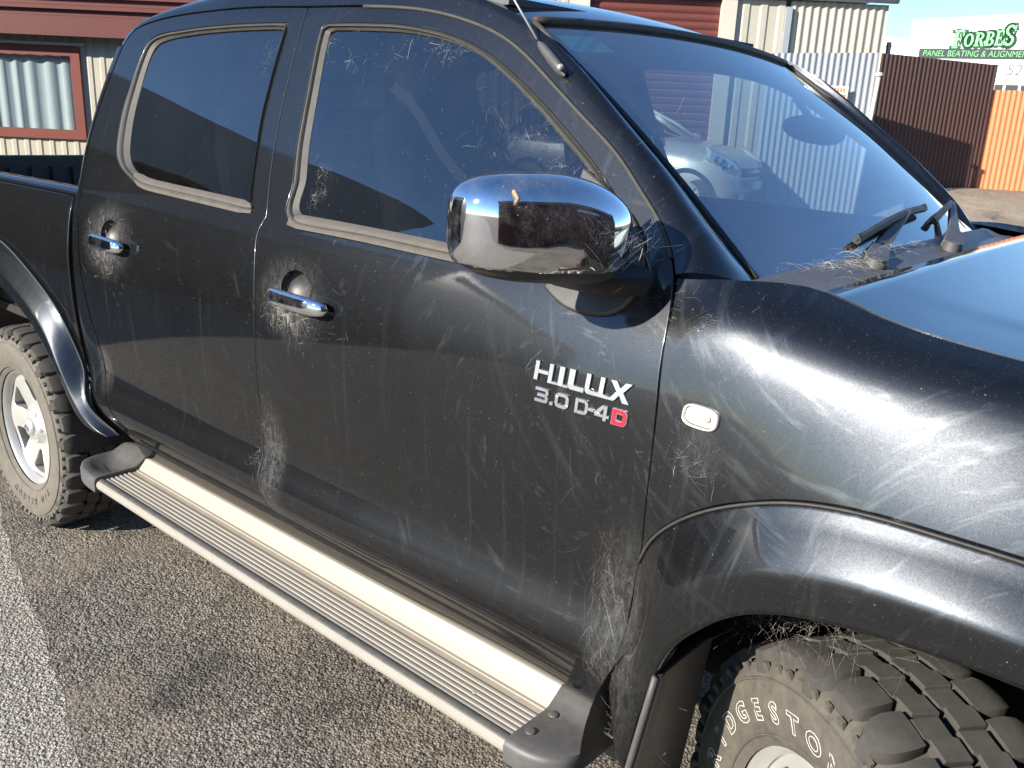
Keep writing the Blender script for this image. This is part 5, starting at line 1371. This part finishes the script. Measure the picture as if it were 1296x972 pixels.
# ---- silver hatchback on the far side, seen through the windscreen
car = tag(yard("silver_hatchback", (0, 0, 0)), "silver hatchback parked beyond the truck, seen through its windscreen", "car")
def build_car(root):
    t = NT("silver_paint"); t.P(Base_Color=C4(.60, .60, .58), Metallic=.45, Roughness=.35, Coat_Weight=.6); sp = t.m
    dk = M['black_plastic']; gl = make_glass("hatchback_glass", (.12, .14, .14), 1.6, .02, False)
    # body sections: x from the nose back; half widths and heights
    st = [(1.86, .50, .30, .60, .62), (1.80, .66, .22, .66, .70), (1.68, .76, .20, .74, .80), (1.45, .82, .20, .82, .90), (1.10, .84, .21, .86, .97), (.70, .845, .22, .90, 1.02), (.2, .845, .22, .93, .97), (-.6, .845, .22, .96, .99), (-1.3, .84, .24, .98, 1.01), (-1.7, .80, .30, .98, 1.0), (-1.86, .70, .40, .95, .97)]
    rows = []
    for x, w_, zb, zs_, zt in st:
        h = []
        for fy, z in ((0, zb), (.80, zb), (.96, zb+.06), (1.0, zb+.20), (1.0, (zb+zs_)/2+.05), (.985, zs_-.10), (.93, zs_), (.80, zt-.015), (.55, zt+.012), (0, zt+.03)): h.append((x-.10*fy**3*(1 if x > 1.2 else 0), -w_*fy, z))
        rows.append(h+[(a, -b, c) for a, b, c in h[::-1][1:]])
    g = Geo(); g.grid(rows); n_ = len(rows[0]); g.F += [tuple(range(n_)), tuple(range((len(st)-1)*n_, len(st)*n_))[::-1]]; g.I += [0, 0]
    b = g.build("body", sp, root, sharp=60)
    # glasshouse
    def ring_(x0, x1, w0, w1, z0, z1):
        pass
    gh = [(.72, .70, 1.02), (.05, .60, 1.40), (-.3, .60, 1.475), (-1.0, .58, 1.46), (-1.55, .55, 1.36), (-1.80, .62, 1.02)]
    lowp = [(.72, .76, 1.0), (.05, .80, 1.0), (-.3, .81, 1.0), (-1.0, .81, 1.0), (-1.55, .77, 1.0), (-1.80, .66, 1.0)]
    rows = []
    for (x, w1, z1), (xl, w0, z0) in zip(gh, lowp):
        rows.append([(xl, -w0, z0), (x, -w1-.03, z1-.07), (x, -w1*.85, z1-.01), (x, 0, z1+.012), (x, w1*.85, z1-.01), (x, w1+.03, z1-.07), (xl, w0, z0)])
    g = Geo()
    n = len(rows)
    g.grid(rows); gls = g.build("glasshouse", gl, root, smooth=True)
    g = Geo(); g.grid([[tuple(np.array(p)+np.array((0, 0, .006))) for p in r[1:6]] for r in rows[1:5]]); g.build("roof", sp, root, smooth=True)
    for s_ in (-1, 1):
        g = Geo(); g.tube([(.74, s_*.74, 1.0), (.40, s_*.70, 1.21), (.06, s_*.635, 1.37), (-.3, s_*.635, 1.42)], .030, 6); g.build("pillar", sp, root, smooth=True)
        g = Geo(); g.tube([(-.35, s_*.80, 1.0), (-.40, s_*.65, 1.40)], .035, 6); g.build("pillar", dk, root)
    # wheels in dark arches
    for x in (1.18, -1.20):
        for s_ in (-1, 1):
            g = Geo(); g.lathe([(.12, .02), (.20, .03), (.29, .02), (.305, -.02), (.305, -.18)], 28); w_ = g.build("wheel", M['tyre'], root, smooth=True); w_.location = (x, s_*.80, .30); w_.rotation_euler = (0, 0, 0 if s_ > 0 else math.pi)
            g = Geo(); g.lathe([(.17, .025), (.19, .034), (.205, .02)], 28); g.lathe([(0, .03), (.04, .03), (.05, .01)], 16)
            for q in range(7): g.box(Matrix.Rotation(q*2*math.pi/7, 3, 'Y') @ Vector((.11, .022, 0)), (.15, .015, .035), Matrix.Rotation(q*2*math.pi/7, 3, 'Y'))
            g.build("rim", M['alloy'], w_)
            g = Geo(); g.lathe([(0, .004), (.20, .004)], 24); g.build("brake_disc", M['dark'], w_)
            g = Geo(); g.lathe([(.36, s_*.852), (.352, s_*.857), (.30, s_*.845)], 30, c=(x, 0, .31), a0=-.2, a1=math.pi+.2); g.build("arch_trim", dk, root)
    # lamps, grille, emblem, plate, mirror
    for s_ in (-1, 1):
        g = Geo(); rows = []
        for k in range(7):
            t_ = k/6; rows.append([(1.72-.34*t_+.03*math.sin(math.pi*q), s_*(.56+.24*t_-.015*q), .60+.20*t_+.20*q*(1-.30*t_)-.03*(1-t_)) for q in np.linspace(0, 1, 6)])
        g.grid(rows); tl = NT("headlamp_glass"); tl.P(Base_Color=C4(.75, .80, .84), Roughness=.08, Metallic=.6); hl = g.build("headlight", tl.m, root, smooth=True); m = hl.modifiers.new('t', 'SOLIDIFY'); m.thickness = .05; m.offset = 0
        for (a, b2) in ((.45, .70), (.75, .78)):
            g = Geo(); g.tube([(1.62-.3*(a-.4), s_*(.57+.24*a), b2), (1.70-.34*(a-.4), s_*(.575+.24*a), b2)], .055, 12); g.build("bulb_bowl", M['chrome'], hl)
        g = Geo(); g.box((.62, s_*.93, 1.03), (.14, .20, .13)); o = g.build("wing_mirror", sp, root); bevel_obj(o, .05, 3)
    g = Geo(); g.box((1.79, 0, .63), (.10, .86, .12)); o = g.build("grille", dk, root); bevel_obj(o, .02)
    g = Geo(); c0 = 1.848; g.tube([(c0, .035, .665), (c0, -.03, .675), (c0, -.03, .645), (c0, .03, .62), (c0, .03, .59), (c0, -.035, .60)], .009, 6); g.build("emblem", M['chrome'], root)
    g = Geo(); g.box((1.84, 0, .32), (.08, 1.05, .10)); g.build("lower_grille", dk, root)
    g = Geo(); g.box((1.885, 0, .47), (.012, .37, .11)); g.build("number_plate", M['white_clad'], root)
    g = Geo(); g.box((1.2, 0, .985), (1.1, .02, .004)); 
build_car(car)
hd = math.atan2(-.5, .87)
car.matrix_world = YM @ Matrix.Translation((1.55, 13.25, gz(12.6))) @ Matrix.Rotation(hd, 4, 'Z')

# ================================================================ COBWEBS: real strands, clump by clump
wr = random.Random(21)
def strands(name, label, centre, n, spread, surf, lift=(.002, .012), length=(.02, .06), droop=0.3, r=.00028, anchor=None, fan=None):
    """fine straight threads strung from a few knots over a surface given by surf(a, b, lift)"""
    g = Geo()
    knots = [(centre[0]+wr.gauss(0, spread[0]*.7), centre[1]+wr.gauss(0, spread[1]*.7)) for _ in range(max(4, n//14))]
    for q in range(int(n*2.0)):
        ka = wr.choice(knots); sc = wr.expovariate(1)*.6
        a, b = ka[0]+wr.gauss(0, spread[0])*sc, ka[1]+wr.gauss(0, spread[1])*sc
        L = wr.uniform(*length)*wr.choice((.35, .5, .7, 1.0)); th = wr.uniform(0, 2*math.pi) if fan is None else wr.gauss(fan[0], fan[1])
        k = 4; pts = []; lf = wr.uniform(*lift)*.6; ang = th
        for i in range(k):
            pts.append(surf(a, b, max(.0008, lf*(.4+.6*math.sin(math.pi*i/(k-1))))))
            ang += wr.gauss(0, .13); a += math.cos(ang)*L/k; b += math.sin(ang)*L/k-droop*L/k*.4
        thick = .15 if q % 22 else .5
        g.tube(pts, [r*thick*wr.uniform(.6, 1.2)]*(k-1)+[r*thick*.4], 3, cap=False)
    o = g.build(name, M['web']); return tag(o, label, "cobweb", "cobwebs clinging to the truck", "stuff")
sd = lambda a, b, l: sidept(a, b, l)
strands("cobweb", "dense fine cobweb round and below the rear door handle", (-2.28, 1.12), 130, (.06, .045), sd, length=(.015, .06), r=.00032)
strands("cobweb", "fine cobweb fringe hanging under the front door handle", (-1.41, 1.095), 150, (.06, .03), sd, length=(.02, .07), droop=.8, r=.00030)
strands("cobweb", "cobweb tuft on the shut line between the two doors, low down", (-1.525, .72), 80, (.032, .075), sd, length=(.02, .08), r=.00020)
strands("cobweb", "wide thin cobweb at the lower front corner of the front door", (-.510, .70), 130, (.035, .13), sd, lift=(.002, .02), length=(.02, .12), r=.00014, fan=(-1.35, .55))
strands("cobweb", "cobweb behind the bottom of the front wheel arch flare", (-.43, .50), 90, (.035, .05), lambda a, b, l: sidept(a, max(b, .47), .03+l), length=(.02, .08), r=.00028)
gs = lambda a, b, l: sidept(a, b, l-.006)
strands("cobweb", "cobweb drooping along the curved top edge of the front window", (-1.16, 1.665), 90, (.14, .02), gs, length=(.012, .05), droop=.8, r=.00026)
strands("cobweb", "bright cobweb streaks in the front upper corner of the front window", (-.84, 1.52), 130, (.07, .045), gs, length=(.015, .07), droop=.5, r=.00032, fan=(1.3, .5))
strands("cobweb", "cobweb between the mirror and the front window corner", (-.70, 1.44), 80, (.035, .035), gs, length=(.02, .06), r=.00030)
strands("cobweb", "cobweb in the front top corner of the rear door window", (-1.74, 1.66), 70, (.035, .035), gs, length=(.012, .07), r=.00026, fan=(.9, .5))
strands("cobweb", "small cobweb in the lower rear corner of the front window", (-1.39, 1.36), 50, (.022, .03), gs, length=(.015, .06), r=.00024)
strands("cobweb", "dark cobweb net over the black mirror base", (-.60, 1.34), 70, (.035, .045), lambda a, b, l: sidept(a, b, l+.03), lift=(.0, .05), length=(.02, .07), r=.00030)
strands("cobweb", "sparse cobweb threads over the pillar foot and shut line", (-.44, 1.27), 30, (.05, .06), lambda a, b, l: fender(np.array([a]), np.array([min(1.34, b)]))[0]+np.array([0, -l, l*.5]), length=(.015, .06), r=.00024)
strands("cobweb", "sparse cobweb below the side indicator lamp", (-.37, 1.07), 30, (.04, .045), sd, length=(.02, .07), r=.00024)
def cw(a, b, l):
    y = b; q = max(-.655, min(.655, y)); p = ws_bot(q); return np.array([p[0]+a, y, p[2]+.004+l])
strands("cobweb", "thick cobweb clump over the cowl by the near wiper", (.04, -.47), 60, (.04, .07), cw, lift=(.002, .02), length=(.03, .10), r=.00040)
strands("cobweb", "cobweb caught on the near wiper arm and blade", (.02, -.18), 60, (.03, .08), cw, lift=(.01, .03), length=(.03, .09), r=.00035)
def archs(a, b, l):   # hanging across the gap between flare lip and tyre
    return np.array([-.20+a, -.86+l*4, .845+b])
strands("cobweb", "cobweb sheet hanging in the gap above the front tyre", (0, 0), 150, (.08, .030), archs, lift=(.0, .03), length=(.02, .12), droop=.1, r=.00028)
def mir(a, b, l): return np.array([-.515+a*.55-l, -1.0+a, 1.37+b])
strands("cobweb", "few fine cobweb threads over the chrome mirror cover", (.05, .0), 26, (.035, .03), lambda a, b, l: np.array([-.482+(a)*.48+l, -1.0+a, 1.385+b]), length=(.03, .09), r=.00030)
g = Geo(); g.tube([(-.577, -1.085, 1.447), (-.566, -1.087, 1.437), (-.569, -1.089, 1.431)], .0032, 6); tag(g.build("dry_twig", M['leaf_bit'], smooth=True), "tiny dry brown twig stuck to the top of the chrome mirror", "twig")
